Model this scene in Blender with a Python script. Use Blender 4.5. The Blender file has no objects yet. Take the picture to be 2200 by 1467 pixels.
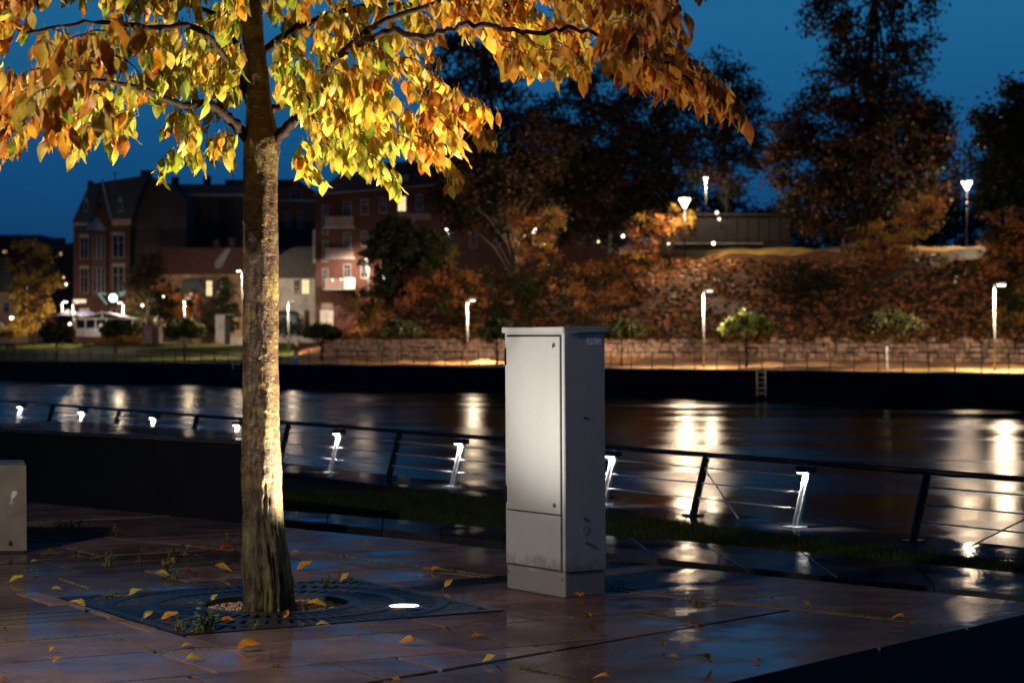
import bpy, bmesh, math, random
from mathutils import Vector, Matrix, noise
import numpy as np
RND = random.Random(7)
D = bpy.data
COL = bpy.context.scene.collection
SC = bpy.context.scene

# ------------------------------------------------------------------ camera, world, lights, exposure
F, HC, VH, ROLL = 4790.0, 1.25, -20.0, math.radians(0.3)
cam_d = D.cameras.new('camera'); cam = D.objects.new('camera', cam_d); COL.objects.link(cam)
cam_d.sensor_width = 36; cam_d.lens = 36 * F / 2200; cam_d.clip_start = 0.1; cam_d.clip_end = 3000
cam.matrix_world = Matrix.Translation((0, 0, HC)) @ Matrix.Rotation(math.pi/2 - math.atan(20/F), 4, 'X') @ Matrix.Rotation(-ROLL, 4, 'Z')
cam_d.dof.use_dof = True; cam_d.dof.focus_distance = 10.4; cam_d.dof.aperture_fstop = 5.0
SC.camera = cam
w = D.worlds.new('World'); SC.world = w; w.use_nodes = True
def setup_world():
    nt = w.node_tree; N = nt.nodes; L = nt.links; N.clear()
    tc = N.new('ShaderNodeTexCoord'); sp = N.new('ShaderNodeSeparateXYZ'); L.new(tc.outputs['Generated'], sp.inputs[0])
    r = N.new('ShaderNodeValToRGB'); e = r.color_ramp.elements
    e[0].position = 0.0; e[0].color = (.004, .022, .07, 1)
    e[1].position = 1.0; e[1].color = (.004, .02, .06, 1)
    for p, c in ((.035, (.006, .045, .135)), (.08, (.006, .075, .205)), (.14, (.013, .120, .275)), (.26, (.006, .08, .22)), (.5, (.005, .035, .11))):
        q = e.new(p); q.color = (*c, 1)
    L.new(sp.outputs['Z'], r.inputs[0])
    # city glow and vignette put into the sky: brighter ahead, to the right
    dt = N.new('ShaderNodeVectorMath'); dt.operation = 'DOT_PRODUCT'; L.new(tc.outputs['Generated'], dt.inputs[0])
    dt.inputs[1].default_value = Vector((.10, 1, .12)).normalized()
    mr = N.new('ShaderNodeMapRange'); mr.interpolation_type = 'SMOOTHSTEP'
    for k, v in zip(('From Min', 'From Max', 'To Min', 'To Max'), (.80, 1.0, .62, 1.0)): mr.inputs[k].default_value = v
    L.new(dt.outputs['Value'], mr.inputs['Value'])
    mx = N.new('ShaderNodeVectorMath'); mx.operation = 'SCALE'; L.new(r.outputs[0], mx.inputs[0]); L.new(mr.outputs[0], mx.inputs['Scale'])
    bg = N.new('ShaderNodeBackground'); bg.inputs[1].default_value = 1.0; L.new(mx.outputs[0], bg.inputs[0])
    o = N.new('ShaderNodeOutputWorld'); L.new(bg.outputs[0], o.inputs[0])
setup_world()
SC.view_settings.view_transform = 'Standard'; SC.view_settings.look = 'None'
SC.view_settings.exposure = 0; SC.view_settings.gamma = 1; SC.view_settings.use_curve_mapping = False
SC.render.engine = 'CYCLES'
cy = SC.cycles
cy.use_denoising = True; cy.max_bounces = 5; cy.diffuse_bounces = 2; cy.glossy_bounces = 3; cy.transmission_bounces = 3
cy.transparent_max_bounces = 4; cy.caustics_reflective = False; cy.caustics_refractive = False; cy.sample_clamp_indirect = 4
try: cy.use_light_tree = True
except Exception: pass

# ------------------------------------------------------------------ pixel -> place helpers (positions only)
def lev(px, py):
    u, v = px - 1100, py - 733.5; c, s = math.cos(ROLL), math.sin(ROLL)
    return u*c - v*s, u*s + v*c - VH
def G(px, py, z=0.0):
    u, v = lev(px, py); Y = (HC - z) * F / v
    return Vector((u/F*Y, Y, z))
def P(px, py, Y):
    u, v = lev(px, py); return Vector((u/F*Y, Y, HC - v/F*Y))
AD = math.radians(30.1)
D1 = Vector((-math.sin(AD), math.cos(AD), 0)); D2 = Vector((math.cos(AD), math.sin(AD), 0))
def ST(s, t, z=0.0): v = D2*s + D1*t; return Vector((v.x, v.y, z))

# ------------------------------------------------------------------ mesh builder
class MB:
    def __init__(self): self.v = []; self.f = []; self.m = []; self.sm = []
    def add(self, vs, fs, mi=0, smooth=False):
        o = len(self.v); self.v.extend([tuple(x) for x in vs])
        for f in fs: self.f.append(tuple(i+o for i in f)); self.m.append(mi); self.sm.append(smooth)
    def box(self, c, sz, M=None, mi=0):
        x, y, z = [k/2 for k in sz]; c = Vector(c)
        vs = [Vector((a*x, b*y, d*z)) for d in (-1, 1) for a, b in ((-1,-1),(1,-1),(1,1),(-1,1))]
        if M is not None: vs = [M @ q for q in vs]
        self.add([c+q for q in vs], [(3,2,1,0),(4,5,6,7),(0,1,5,4),(1,2,6,5),(2,3,7,6),(3,0,4,7)], mi)
    def prism(self, poly, z0, z1, mi=0, bev=0.0):
        p = [Vector((q[0], q[1], 0)) for q in poly]; n = len(p)
        if n < 3: return
        ar = sum(p[i].x*p[(i+1)%n].y - p[(i+1)%n].x*p[i].y for i in range(n))
        if ar < 0: p.reverse()
        if bev:
            c = sum(p, Vector())/n; q = []
            for i in range(n):
                a, b, d = p[i-1], p[i], p[(i+1)%n]
                e1 = (b-a).normalized(); e2 = (d-b).normalized()
                n1 = Vector((-e1.y, e1.x, 0)); n2 = Vector((-e2.y, e2.x, 0)); k = n1+n2
                k = k / max(.3, k.dot(n1)) if k.length > 1e-6 else n1
                q.append(b + k*bev)
            vs = [Vector((a.x,a.y,z0)) for a in p]+[Vector((a.x,a.y,z1-bev)) for a in p]+[Vector((a.x,a.y,z1)) for a in q]
            fs = [tuple(range(n-1,-1,-1)), tuple(range(2*n,3*n))]
            for i in range(n):
                j = (i+1)%n; fs += [(i,j,n+j,n+i),(n+i,n+j,2*n+j,2*n+i)]
        else:
            vs = [Vector((a.x,a.y,z0)) for a in p]+[Vector((a.x,a.y,z1)) for a in p]
            fs = [tuple(range(n-1,-1,-1)), tuple(range(n,2*n))]+[(i,(i+1)%n,n+(i+1)%n,n+i) for i in range(n)]
        self.add(vs, fs, mi)
    def tube(self, pts, rad, n=8, mi=0, smooth=True, cap=True):
        pts = [Vector(p) for p in pts]; m = len(pts)
        if not isinstance(rad, (list, tuple)): rad = [rad]*m
        vs = []; up = Vector((0.13, 0.2, 1))
        for i, p in enumerate(pts):
            t = (pts[min(i+1, m-1)] - pts[max(i-1, 0)]).normalized()
            a = t.cross(up)
            if a.length < .1: a = t.cross(Vector((1, 0, 0)))
            a.normalize(); b = t.cross(a)
            for k in range(n):
                an = 2*math.pi*k/n; vs.append(p + (a*math.cos(an)+b*math.sin(an))*rad[i])
        fs = [(i*n+k, i*n+(k+1)%n, (i+1)*n+(k+1)%n, (i+1)*n+k) for i in range(m-1) for k in range(n)]
        if cap: fs += [tuple(range(n-1,-1,-1)), tuple(range((m-1)*n, m*n))]
        self.add(vs, fs, mi, smooth)
    def ball(self, c, r, n=8, sc=(1,1,1), mi=0):
        vs = []; c = Vector(c)
        for i in range(1, n//2):
            th = math.pi*i/(n//2)
            for k in range(n):
                an = 2*math.pi*k/n; vs.append(c+Vector((math.sin(th)*math.cos(an)*r*sc[0], math.sin(th)*math.sin(an)*r*sc[1], math.cos(th)*r*sc[2])))
        rows = n//2-1; top = len(vs); vs += [c+Vector((0,0,r*sc[2])), c-Vector((0,0,r*sc[2]))]
        fs = [(i*n+k,(i+1)*n+k,(i+1)*n+(k+1)%n,i*n+(k+1)%n) for i in range(rows-1) for k in range(n)]
        fs += [(top,k,(k+1)%n) for k in range(n)] + [(top+1,(rows-1)*n+(k+1)%n,(rows-1)*n+k) for k in range(n)]
        self.add(vs, fs, mi, True)
    def quad(self, a, b, c, d, mi=0): self.add([a,b,c,d], [(0,1,2,3)], mi)
    def data(self, name, mats, origin=(0,0,0)):
        me = D.meshes.new(name); o = Vector(origin)
        v = np.array(self.v, dtype=float).reshape(-1, 3) - np.array(o)
        me.from_pydata(v.tolist(), [], self.f)
        for m in (mats if isinstance(mats, (list, tuple)) else [mats]): me.materials.append(m)
        me.polygons.foreach_set('material_index', self.m); me.polygons.foreach_set('use_smooth', self.sm)
        me.update(); return me
def link(o): COL.objects.link(o); return o
def tag(o, label=None, cat=None, group=None, kind=None):
    for k, v in (('label', label), ('category', cat), ('group', group), ('kind', kind)):
        if v: o[k] = v
    return o
def thing(name, loc, label, cat, group=None):
    return tag(link(D.objects.new(name, None)), label, cat, group) if not setattr_loc(name, loc) else None
def setattr_loc(*a): return False
def thing(name, loc, label, cat, group=None):
    o = link(D.objects.new(name, None)); o.location = loc; o.empty_display_size = .1
    return tag(o, label, cat, group)
def worldloc(o):
    l = Vector(o.location)
    while o.parent: o = o.parent; l += Vector(o.location)
    return l
def obj(name, mb, mats, parent=None, origin=None, label=None):
    """link the builder (in world coordinates) as one mesh object"""
    pl = worldloc(parent) if parent else Vector((0,0,0))
    og = Vector(origin) if origin is not None else pl
    o = link(D.objects.new(name, mb.data(name, mats, og))); o.parent = parent; o.location = og - pl
    if label: o['label'] = label
    return o
def inst(name, me, parent, loc, rot=None, scale=None):
    o = link(D.objects.new(name, me)); o.parent = parent; o.location = loc
    if rot is not None: o.rotation_euler = rot
    if scale is not None: o.scale = scale
    return o
def copy_tree(o, parent=None):
    c = link(o.copy()); c.parent = parent
    for ch in [x for x in o.children]: copy_tree(ch, c)
    return c
def struct(name, mb, mats, origin=(0,0,0)): return tag(obj(name, mb, mats, origin=origin), kind='structure')

# ------------------------------------------------------------------ materials
def newmat(name):
    m = D.materials.new(name); m.use_nodes = True; nt = m.node_tree
    return m, nt.nodes, nt.links, nt.nodes['Principled BSDF']
def tex(N, L, kind='ShaderNodeTexNoise', scale=5, detail=4, rough=.6, vec=None, stretch=None, coord='Object'):
    t = N.new(kind); t.inputs['Scale'].default_value = scale
    if kind == 'ShaderNodeTexNoise': t.inputs['Detail'].default_value = detail; t.inputs['Roughness'].default_value = rough
    tc = N.new('ShaderNodeTexCoord'); src = tc.outputs[coord]
    if coord == 'World':
        pass
    if stretch or vec:
        mp = N.new('ShaderNodeMapping'); L.new(src, mp.inputs[0]); mp.inputs['Scale'].default_value = stretch or (1,1,1)
        if vec: mp.inputs['Rotation'].default_value = vec
        src = mp.outputs[0]
    L.new(src, t.inputs['Vector']); return t
def wtex(N, L, kind='ShaderNodeTexNoise', scale=5, detail=4, rough=.6, stretch=(1,1,1), rotz=0):
    """texture in world position (so pieces of one surface run on into each other)"""
    t = N.new(kind); t.inputs['Scale'].default_value = scale
    if kind == 'ShaderNodeTexNoise': t.inputs['Detail'].default_value = detail; t.inputs['Roughness'].default_value = rough
    g = N.new('ShaderNodeNewGeometry'); mp = N.new('ShaderNodeMapping'); mp.inputs['Rotation'].default_value = (0,0,rotz)
    L.new(g.outputs['Position'], mp.inputs[0]); mp2 = N.new('ShaderNodeMapping'); mp2.inputs['Scale'].default_value = stretch
    L.new(mp.outputs[0], mp2.inputs[0]); L.new(mp2.outputs[0], t.inputs['Vector']); return t
def ramp(N, L, src, stops):
    r = N.new('ShaderNodeValToRGB'); e = r.color_ramp.elements
    e[0].position = stops[0][0]; e[-1].position = stops[-1][0]
    def c4(c): return (*c, 1) if isinstance(c, (tuple, list)) else (c, c, c, 1)
    e[0].color = c4(stops[0][1]); e[-1].color = c4(stops[-1][1])
    for p, c in stops[1:-1]: q = e.new(p); q.color = c4(c)
    L.new(src, r.inputs[0]); return r.outputs[0]
def bump(N, L, b, h, s=.3, d=.01, prev=None):
    n = N.new('ShaderNodeBump'); n.inputs['Strength'].default_value = s; n.inputs['Distance'].default_value = d
    L.new(h, n.inputs['Height'])
    if prev is not None: L.new(prev, n.inputs['Normal'])
    L.new(n.outputs[0], b.inputs['Normal']); return n.outputs[0]
def mix(N, L, fac, a, b):
    m = N.new('ShaderNodeMix'); m.data_type = 'RGBA'
    for s, v in ((0, fac), (6, a), (7, b)):
        if hasattr(v, 'is_linked') or hasattr(v, 'node'): L.new(v, m.inputs[s])
        else: m.inputs[s].default_value = v if s == 0 else (*v, 1)
    return m.outputs[2]
def simple(name, col, rough=.6, metal=0, var=.35, scale=6, bs=.15, spec=.5):
    m, N, L, b = newmat(name); t = tex(N, L, scale=scale)
    L.new(ramp(N, L, t.outputs[0], [(.3, tuple(c*(1-var) for c in col)), (.7, tuple(min(1, c*(1+var)) for c in col))]), b.inputs['Base Color'])
    b.inputs['Roughness'].default_value = rough; b.inputs['Metallic'].default_value = metal; b.inputs['Specular IOR Level'].default_value = spec
    if bs: bump(N, L, b, tex(N, L, scale=scale*6).outputs[0], bs, .01)
    return m
def emit(name, col, s):
    m = D.materials.new(name); m.use_nodes = True; N = m.node_tree.nodes; L = m.node_tree.links; N.clear()
    e = N.new('ShaderNodeEmission'); e.inputs[0].default_value = (*col, 1); e.inputs[1].default_value = s
    o = N.new('ShaderNodeOutputMaterial'); L.new(e.outputs[0], o.inputs[0]); return m

def beck(m, N, L, b, rough, nrm, ior, k, mask=None):
    """wet film: a Beckmann coat over the body colour, weighted by Fresnel"""
    b.inputs['Specular IOR Level'].default_value = 0
    for l in list(b.inputs['Roughness'].links): L.remove(l)
    b.inputs['Roughness'].default_value = .8
    g = N.new('ShaderNodeBsdfAnisotropic'); g.distribution = 'BECKMANN'; L.new(rough, g.inputs['Roughness'])
    if nrm is not None: L.new(nrm, g.inputs['Normal'])
    f = N.new('ShaderNodeFresnel'); f.inputs[0].default_value = ior
    ml = N.new('ShaderNodeMath'); ml.operation = 'MULTIPLY'; L.new(f.outputs[0], ml.inputs[0]); ml.inputs[1].default_value = k
    if mask is not None: m3 = N.new('ShaderNodeMath'); m3.operation = 'MULTIPLY'; L.new(ml.outputs[0], m3.inputs[0]); L.new(mask, m3.inputs[1]); ml = m3
    ms = N.new('ShaderNodeMixShader'); L.new(ml.outputs[0], ms.inputs[0]); L.new(b.outputs[0], ms.inputs[1]); L.new(g.outputs[0], ms.inputs[2])
    o = [n for n in N if n.type == 'OUTPUT_MATERIAL'][0]; L.new(ms.outputs[0], o.inputs[0])
def slab_material(name, c0, c1, spots=True):
    m, N, L, b = newmat(name)
    oi = N.new('ShaderNodeObjectInfo')
    t = wtex(N, L, scale=3, detail=6); g = wtex(N, L, scale=260, detail=2)
    base = ramp(N, L, t.outputs[0], [(.3, c0), (.7, c1)])
    hv = N.new('ShaderNodeMapRange'); L.new(oi.outputs['Random'], hv.inputs[0]); hv.inputs[3].default_value = .55; hv.inputs[4].default_value = 1.4
    sc = N.new('ShaderNodeVectorMath'); sc.operation = 'SCALE'; L.new(base, sc.inputs[0]); L.new(hv.outputs[0], sc.inputs['Scale'])
    col = sc.outputs[0]
    gr = ramp(N, L, g.outputs[0], [(.35, .7), (.65, 1.35)])
    mm = N.new('ShaderNodeVectorMath'); mm.operation = 'MULTIPLY'; L.new(col, mm.inputs[0]); L.new(gr, mm.inputs[1]); col = mm.outputs[0]
    if spots:   # pale lichen flecks, gathered in a few patches
        v = wtex(N, L, 'ShaderNodeTexVoronoi', scale=22); a = ramp(N, L, v.outputs['Distance'], [(.12, 1.0), (.2, 0.0)])
        pch = wtex(N, L, scale=1.1, detail=2); pm = ramp(N, L, pch.outputs[0], [(.5, 0.0), (.6, 1.0)])
        ml = N.new('ShaderNodeMath'); ml.operation = 'MULTIPLY'; L.new(a, ml.inputs[0]); L.new(pm, ml.inputs[1])
        ml2 = N.new('ShaderNodeMath'); ml2.operation = 'MULTIPLY'; L.new(ml.outputs[0], ml2.inputs[0]); ml2.inputs[1].default_value = .55
        col = mix(N, L, ml2.outputs[0], col, (.26, .24, .19))
    L.new(col, b.inputs['Base Color'])
    # wet film: pools are mirror smooth, the rest is a damp sheen
    pd = wtex(N, L, scale=1.7, detail=3, rough=.5)
    rg = ramp(N, L, pd.outputs[0], [(.36, .04), (.44, .10), (.66, .17)])
    L.new(rg, b.inputs['Roughness']); b.inputs['Specular IOR Level'].default_value = .36
    fine = wtex(N, L, scale=180, detail=3)
    fm = N.new('ShaderNodeMath'); fm.operation = 'MULTIPLY'; L.new(fine.outputs[0], fm.inputs[0]); L.new(ramp(N, L, pd.outputs[0], [(.4, .05), (.6, 1.0)]), fm.inputs[1])
    big = wtex(N, L, scale=2.2, detail=2)
    n1 = bump(N, L, b, fm.outputs[0], .14, .002)
    nb = bump(N, L, b, big.outputs[0], .12, .01, n1)
    beck(m, N, L, b, rg, nb, 1.3, .95, ramp(N, L, pd.outputs[0], [(.38, 1.0), (.47, .5), (.62, .30)]))
    return m
M = {}
M['slab'] = slab_material('wet paving stone', (.06, .040, .041), (.155, .10, .092))
M['sett'] = slab_material('wet clinker brick', (.03, .022, .024), (.07, .05, .046), False)
M['joint'] = simple('sandy mossy joint', (.012, .009, .006), .85, var=.6, scale=30, bs=.5)
M['dark_stone'] = simple('dark stone riser', (.012, .011, .012), .7, scale=3)
M['black_wall'] = simple('near black board', (.006, .006, .007), .75, scale=3, bs=.1, spec=.2)
M['walk'] = slab_material('wet quay pavement', (.018, .018, .022), (.04, .04, .046), False)
M['soil'] = simple('dark soil', (.012, .012, .006), .95, scale=8, spec=.1)
M['iron'] = simple('wet cast iron', (.02, .022, .028), .32, metal=.3, scale=40, bs=.4)
M['steel'] = simple('brushed steel', (.45, .45, .46), .32, metal=.9, scale=20, bs=.05)
M['dark_steel'] = simple('dark handrail steel', (.035, .035, .04), .35, metal=.6, scale=20, bs=.05)
M['pole'] = simple('grey lamp pole', (.12, .12, .12), .5, scale=10, bs=0)
M['lit_steel'] = simple('pale lamplit steel', (.62, .62, .62), .45, metal=.3, scale=15, bs=.2)  # pale colour holds the lamplight on lamp posts and cables
M['void'] = simple('dark pit', (.008, .007, .006), .9, scale=8, spec=.1)
def hammered():
    m, N, L, b = newmat('grey hammered paint')
    t = tex(N, L, scale=2.5, detail=5, stretch=(1, 1, .25)); f = tex(N, L, scale=420, detail=2)
    L.new(ramp(N, L, t.outputs[0], [(.3, (.36, .365, .36)), (.7, (.44, .44, .43))]), b.inputs['Base Color'])
    b.inputs['Roughness'].default_value = .42; b.inputs['Metallic'].default_value = .15
    gm = N.new('ShaderNodeNewGeometry'); sx = N.new('ShaderNodeSeparateXYZ'); L.new(gm.outputs['Position'], sx.inputs[0])
    dn = tex(N, L, scale=14, detail=5); ad = N.new('ShaderNodeMath'); ad.operation = 'MULTIPLY_ADD'; L.new(dn.outputs[0], ad.inputs[0]); ad.inputs[1].default_value = -.25; L.new(sx.outputs['Z'], ad.inputs[2])
    c0 = b.inputs['Base Color'].links[0].from_socket
    sp = tex(N, L, scale=300, detail=2); c0 = mix(N, L, ramp(N, L, sp.outputs[0], [(.35, .5), (.6, 0.0)]), c0, (.2, .2, .2))
    L.new(mix(N, L, ramp(N, L, ad.outputs[0], [(-.08, .55), (.06, 0.0)]), c0, (.12, .09, .06)), b.inputs['Base Color'])
    bump(N, L, b, f.outputs[0], .5, .002); return m
M['cab'] = hammered()
M['cab_gap'] = simple('black rubber and shade gap', (.01, .01, .01), .8, scale=5)
M['galv'] = None
def galv():
    m, N, L, b = newmat('galvanised sheet with stains')
    t = tex(N, L, scale=6, detail=6); v = tex(N, L, scale=9, detail=3, rough=.4, stretch=(1, 1, .7))
    c = ramp(N, L, t.outputs[0], [(.3, (.09, .07, .05)), (.7, (.16, .13, .10))])
    s = ramp(N, L, v.outputs[0], [(.60, 0.0), (.64, 1.0)])
    L.new(mix(N, L, s, c, (.5, .46, .36)), b.inputs['Base Color']); b.inputs['Roughness'].default_value = .5; b.inputs['Metallic'].default_value = .2
    bump(N, L, b, t.outputs[0], .2, .004); return m
M['galv'] = galv()
def bark():
    m, N, L, b = newmat('cherry bark')
    ln1 = tex(N, L, scale=26, detail=3, rough=.6, stretch=(1, 1, 6)); ln2 = tex(N, L, scale=9, detail=5, rough=.7, stretch=(1, 1, 3))
    moss = tex(N, L, scale=6, detail=7, rough=.75); fine = tex(N, L, scale=110, detail=4); vert = tex(N, L, scale=26, detail=6, rough=.7, stretch=(1, 1, .22))
    g = N.new('ShaderNodeNewGeometry'); sp = N.new('ShaderNodeSeparateXYZ'); L.new(g.outputs['Position'], sp.inputs[0])
    ad = N.new('ShaderNodeMath'); ad.operation = 'MULTIPLY_ADD'; L.new(moss.outputs[0], ad.inputs[0]); ad.inputs[1].default_value = .5; L.new(sp.outputs['Z'], ad.inputs[2])
    low = ramp(N, L, ad.outputs[0], [(.55, 1.0), (.95, 0.0)])
    c = ramp(N, L, ln2.outputs[0], [(.35, (.025, .012, .006)), (.55, (.065, .034, .013)), (.7, (.12, .072, .024))])
    c = mix(N, L, ramp(N, L, ln1.outputs[0], [(.60, 0.0), (.65, .7)]), c, (.24, .17, .07))
    c = mix(N, L, ramp(N, L, moss.outputs[0], [(.52, 0.0), (.62, .6)]), c, (.22, .165, .05))
    cl = ramp(N, L, vert.outputs[0], [(.40, (.008, .005, .004)), (.5, (.055, .033, .017)), (.66, (.13, .09, .04))])
    cl = mix(N, L, ramp(N, L, moss.outputs[0], [(.48, 0.0), (.58, .7)]), cl, (.11, .12, .025))
    c = mix(N, L, low, c, cl)
    c = mix(N, L, ramp(N, L, fine.outputs[0], [(.3, .9), (.45, 0.0)]), c, (.014, .008, .005))
    L.new(c, b.inputs['Base Color']); L.new(ramp(N, L, fine.outputs[0], [(.4, .3), (.6, .65)]), b.inputs['Roughness']); b.inputs['Specular IOR Level'].default_value = .35
    n1 = bump(N, L, b, ln1.outputs[0], .5, .004); n2 = bump(N, L, b, moss.outputs[0], .6, .008, n1)
    mv = N.new('ShaderNodeMath'); mv.operation = 'MULTIPLY'; L.new(vert.outputs[0], mv.inputs[0]); L.new(low, mv.inputs[1]); n3 = bump(N, L, b, mv.outputs[0], 1.0, .02, n2)
    bump(N, L, b, fine.outputs[0], .8, .003, n3)
    return m
M['bark'] = bark()
M['limb'] = simple('dark wet branch bark', (.016, .007, .004), .6, var=.6, scale=25, bs=.5, spec=.06)
M['twig'] = simple('twig bark', (.07, .035, .022), .6, scale=30)
def leafmat(name, c0, c1, c2, trans=.45, veins=True):
    m = D.materials.new(name); m.use_nodes = True; N = m.node_tree.nodes; L = m.node_tree.links; b = N['Principled BSDF']
    t = wtex(N, L, scale=28, detail=3); col = ramp(N, L, t.outputs[0], [(.3, c0), (.5, c1), (.7, c2)])
    if veins:
        uv = N.new('ShaderNodeUVMap'); sp = N.new('ShaderNodeSeparateXYZ'); L.new(uv.outputs[0], sp.inputs[0])
        ab = N.new('ShaderNodeMath'); ab.operation = 'ABSOLUTE'; L.new(sp.outputs['X'], ab.inputs[0])
        s = N.new('ShaderNodeMath'); s.operation = 'MULTIPLY_ADD'; L.new(ab.outputs[0], s.inputs[0]); s.inputs[1].default_value = -.55; L.new(sp.outputs['Y'], s.inputs[2])
        k = N.new('ShaderNodeMath'); k.operation = 'MULTIPLY'; L.new(s.outputs[0], k.inputs[0]); k.inputs[1].default_value = 58
        sn = N.new('ShaderNodeMath'); sn.operation = 'SINE'; L.new(k.outputs[0], sn.inputs[0])
        vr = N.new('ShaderNodeMapRange'); L.new(sn.outputs[0], vr.inputs[0]); vr.inputs[1].default_value = -1; vr.inputs[3].default_value = .68; vr.inputs[4].default_value = 1.1
        sc = N.new('ShaderNodeVectorMath'); sc.operation = 'SCALE'; L.new(col, sc.inputs[0]); L.new(vr.outputs[0], sc.inputs['Scale']); col = sc.outputs[0]
        bump(N, L, b, sn.outputs[0], .35, .002)
    L.new(col, b.inputs['Base Color']); b.inputs['Roughness'].default_value = .38
    tr = N.new('ShaderNodeBsdfTranslucent'); L.new(col, tr.inputs[0]); ms = N.new('ShaderNodeMixShader'); ms.inputs[0].default_value = trans
    o = [n for n in N if n.type == 'OUTPUT_MATERIAL'][0]
    L.new(b.outputs[0], ms.inputs[1]); L.new(tr.outputs[0], ms.inputs[2]); L.new(ms.outputs[0], o.inputs[0]); return m
LEAF = [leafmat('green cherry leaf', (.12, .17, .015), (.24, .30, .02), (.40, .40, .03)),
        leafmat('lime cherry leaf', (.30, .32, .03), (.48, .46, .05), (.62, .50, .09)),
        leafmat('yellow cherry leaf', (.55, .36, .03), (.70, .48, .05), (.74, .56, .14)),
        leafmat('amber cherry leaf', (.60, .19, .015), (.76, .31, .025), (.80, .42, .05)),
        leafmat('rust cherry leaf', (.34, .08, .016), (.56, .17, .02), (.68, .28, .04)),
        leafmat('red cherry leaf', (.34, .03, .02), (.50, .06, .03), (.55, .12, .05))]

# ------------------------------------------------------------------ polygon helpers for paving
def clip(poly, a, b):
    """keep the side left of the line a->b"""
    out = []; n = len(poly); d = (b[0]-a[0], b[1]-a[1])
    side = lambda p: d[0]*(p[1]-a[1]) - d[1]*(p[0]-a[0])
    for i in range(n):
        p, q = poly[i], poly[(i+1)%n]; sp, sq = side(p), side(q)
        if sp >= 0: out.append(p)
        if sp*sq < 0:
            k = sp/(sp-sq); out.append((p[0]+(q[0]-p[0])*k, p[1]+(q[1]-p[1])*k))
    return out
def area(p): return abs(sum(p[i][0]*p[(i+1)%len(p)][1]-p[(i+1)%len(p)][0]*p[i][1] for i in range(len(p))))/2 if len(p) > 2 else 0
def ln(a, b, off=0):
    """line through two ground points, shifted to its left by off"""
    a, b = Vector(a[:2]), Vector(b[:2]); d = (b-a).normalized(); n = Vector((-d.y, d.x))*off
    return (tuple(a+n), tuple(b+n))

# ================================================================== PLAZA
FE = (G(60, 1077), G(2200, 1292))        # far edge
JE = (G(340, 1166), G(2080, 1348))       # inner joint of the far border course
NE = (G(1560, 1467), G(2200, 1320))      # near edge
NI = (G(795, 1467), G(1600, 1328))       # inner joint of the near border course
GAP = .019
plaza = tag(link(D.objects.new('plaza_paving', None)), kind='structure')
def far_in(p, off=0): return clip(p, *ln(FE[1], FE[0], off))[:]     # plaza lies left of the line running away from us
def slab(poly, z=0.0, mat='slab', th=.06):
    if area(poly) < .004: return
    c = (sum(p[0] for p in poly)/len(poly), sum(p[1] for p in poly)/len(poly), z)
    mb = MB(); mb.prism(poly, -th, z, bev=.005)
    o = obj('paving_stone', mb, M[mat], plaza, origin=c)
    o.rotation_euler = (RND.uniform(-.0022, .0022), RND.uniform(-.0022, .0022), 0)
def rect(s0, s1, t0, t1): return [tuple(ST(s, t)[:2]) for s, t in ((s0,t0),(s1,t0),(s1,t1),(s0,t1))]
G_S0, G_S1, G_T0, G_T1 = 3.45, 4.99, 8.69, 10.25          # the tree grate square
def emit_rect(s0, s1, t0, t1, z, mat='slab'):
    """slab rectangle minus the grate opening, cut back to the border courses"""
    parts = []
    if s1 > G_S0-.01 and s0 < G_S1+.01 and t1 > G_T0-.01 and t0 < G_T1+.01:
        if s0 < G_S0-.03: parts.append((s0, G_S0-.012, t0, t1))
        if s1 > G_S1+.03: parts.append((G_S1+.012, s1, t0, t1))
        a, b = max(s0, G_S0-.012+GAP), min(s1, G_S1+.012-GAP)
        if t0 < G_T0-.03: parts.append((a, b, t0, G_T0-.012))
        if t1 > G_T1+.03: parts.append((a, b, G_T1+.012, t1))
    else: parts.append((s0, s1, t0, t1))
    for q in parts:
        p = rect(*q)
        if mat == 'slab' or True:
            p = clip(p, *ln(JE[1], JE[0], GAP)); p = clip(p, *ln(NI[0], NI[1], GAP)) if p else p
        if len(p) > 2: slab(p, z, mat)
TL = [5.2, 5.8, 6.4, 7.02, 7.66, 8.31, 8.88, 9.41, 9.98, 10.56, 11.2, 12.05, 12.7, 13.4, 14.1, 14.9, 15.8]
for i in range(len(TL)-1):
    t0, t1 = TL[i]+GAP/2, TL[i+1]-GAP/2
    s = 1.0 + RND.uniform(0, .8)
    while s < 6.6:
        L_ = RND.choice((.62, .85, 1.05, 1.2)); c = ST(s+L_/2, (t0+t1)/2)
        if abs(c.x) < .25*c.y+1.0:
            setts = (TL[i] == 11.2 and s < 5.2) or (TL[i] == 9.41 and s < 3.2) or (TL[i] == 9.98 and s < 3.0)
            if setts:
                k = 7
                for j in range(k):
                    h = (t1-t0)/k
                    emit_rect(s+GAP/2, s+L_-GAP/2, t0+j*h+.002, t0+(j+1)*h-.004, RND.uniform(-.004, .0015), 'sett')
            else: emit_rect(s+GAP/2, s+L_-GAP/2, t0, t1, RND.uniform(-.0015, .0015))
        s += L_
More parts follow.
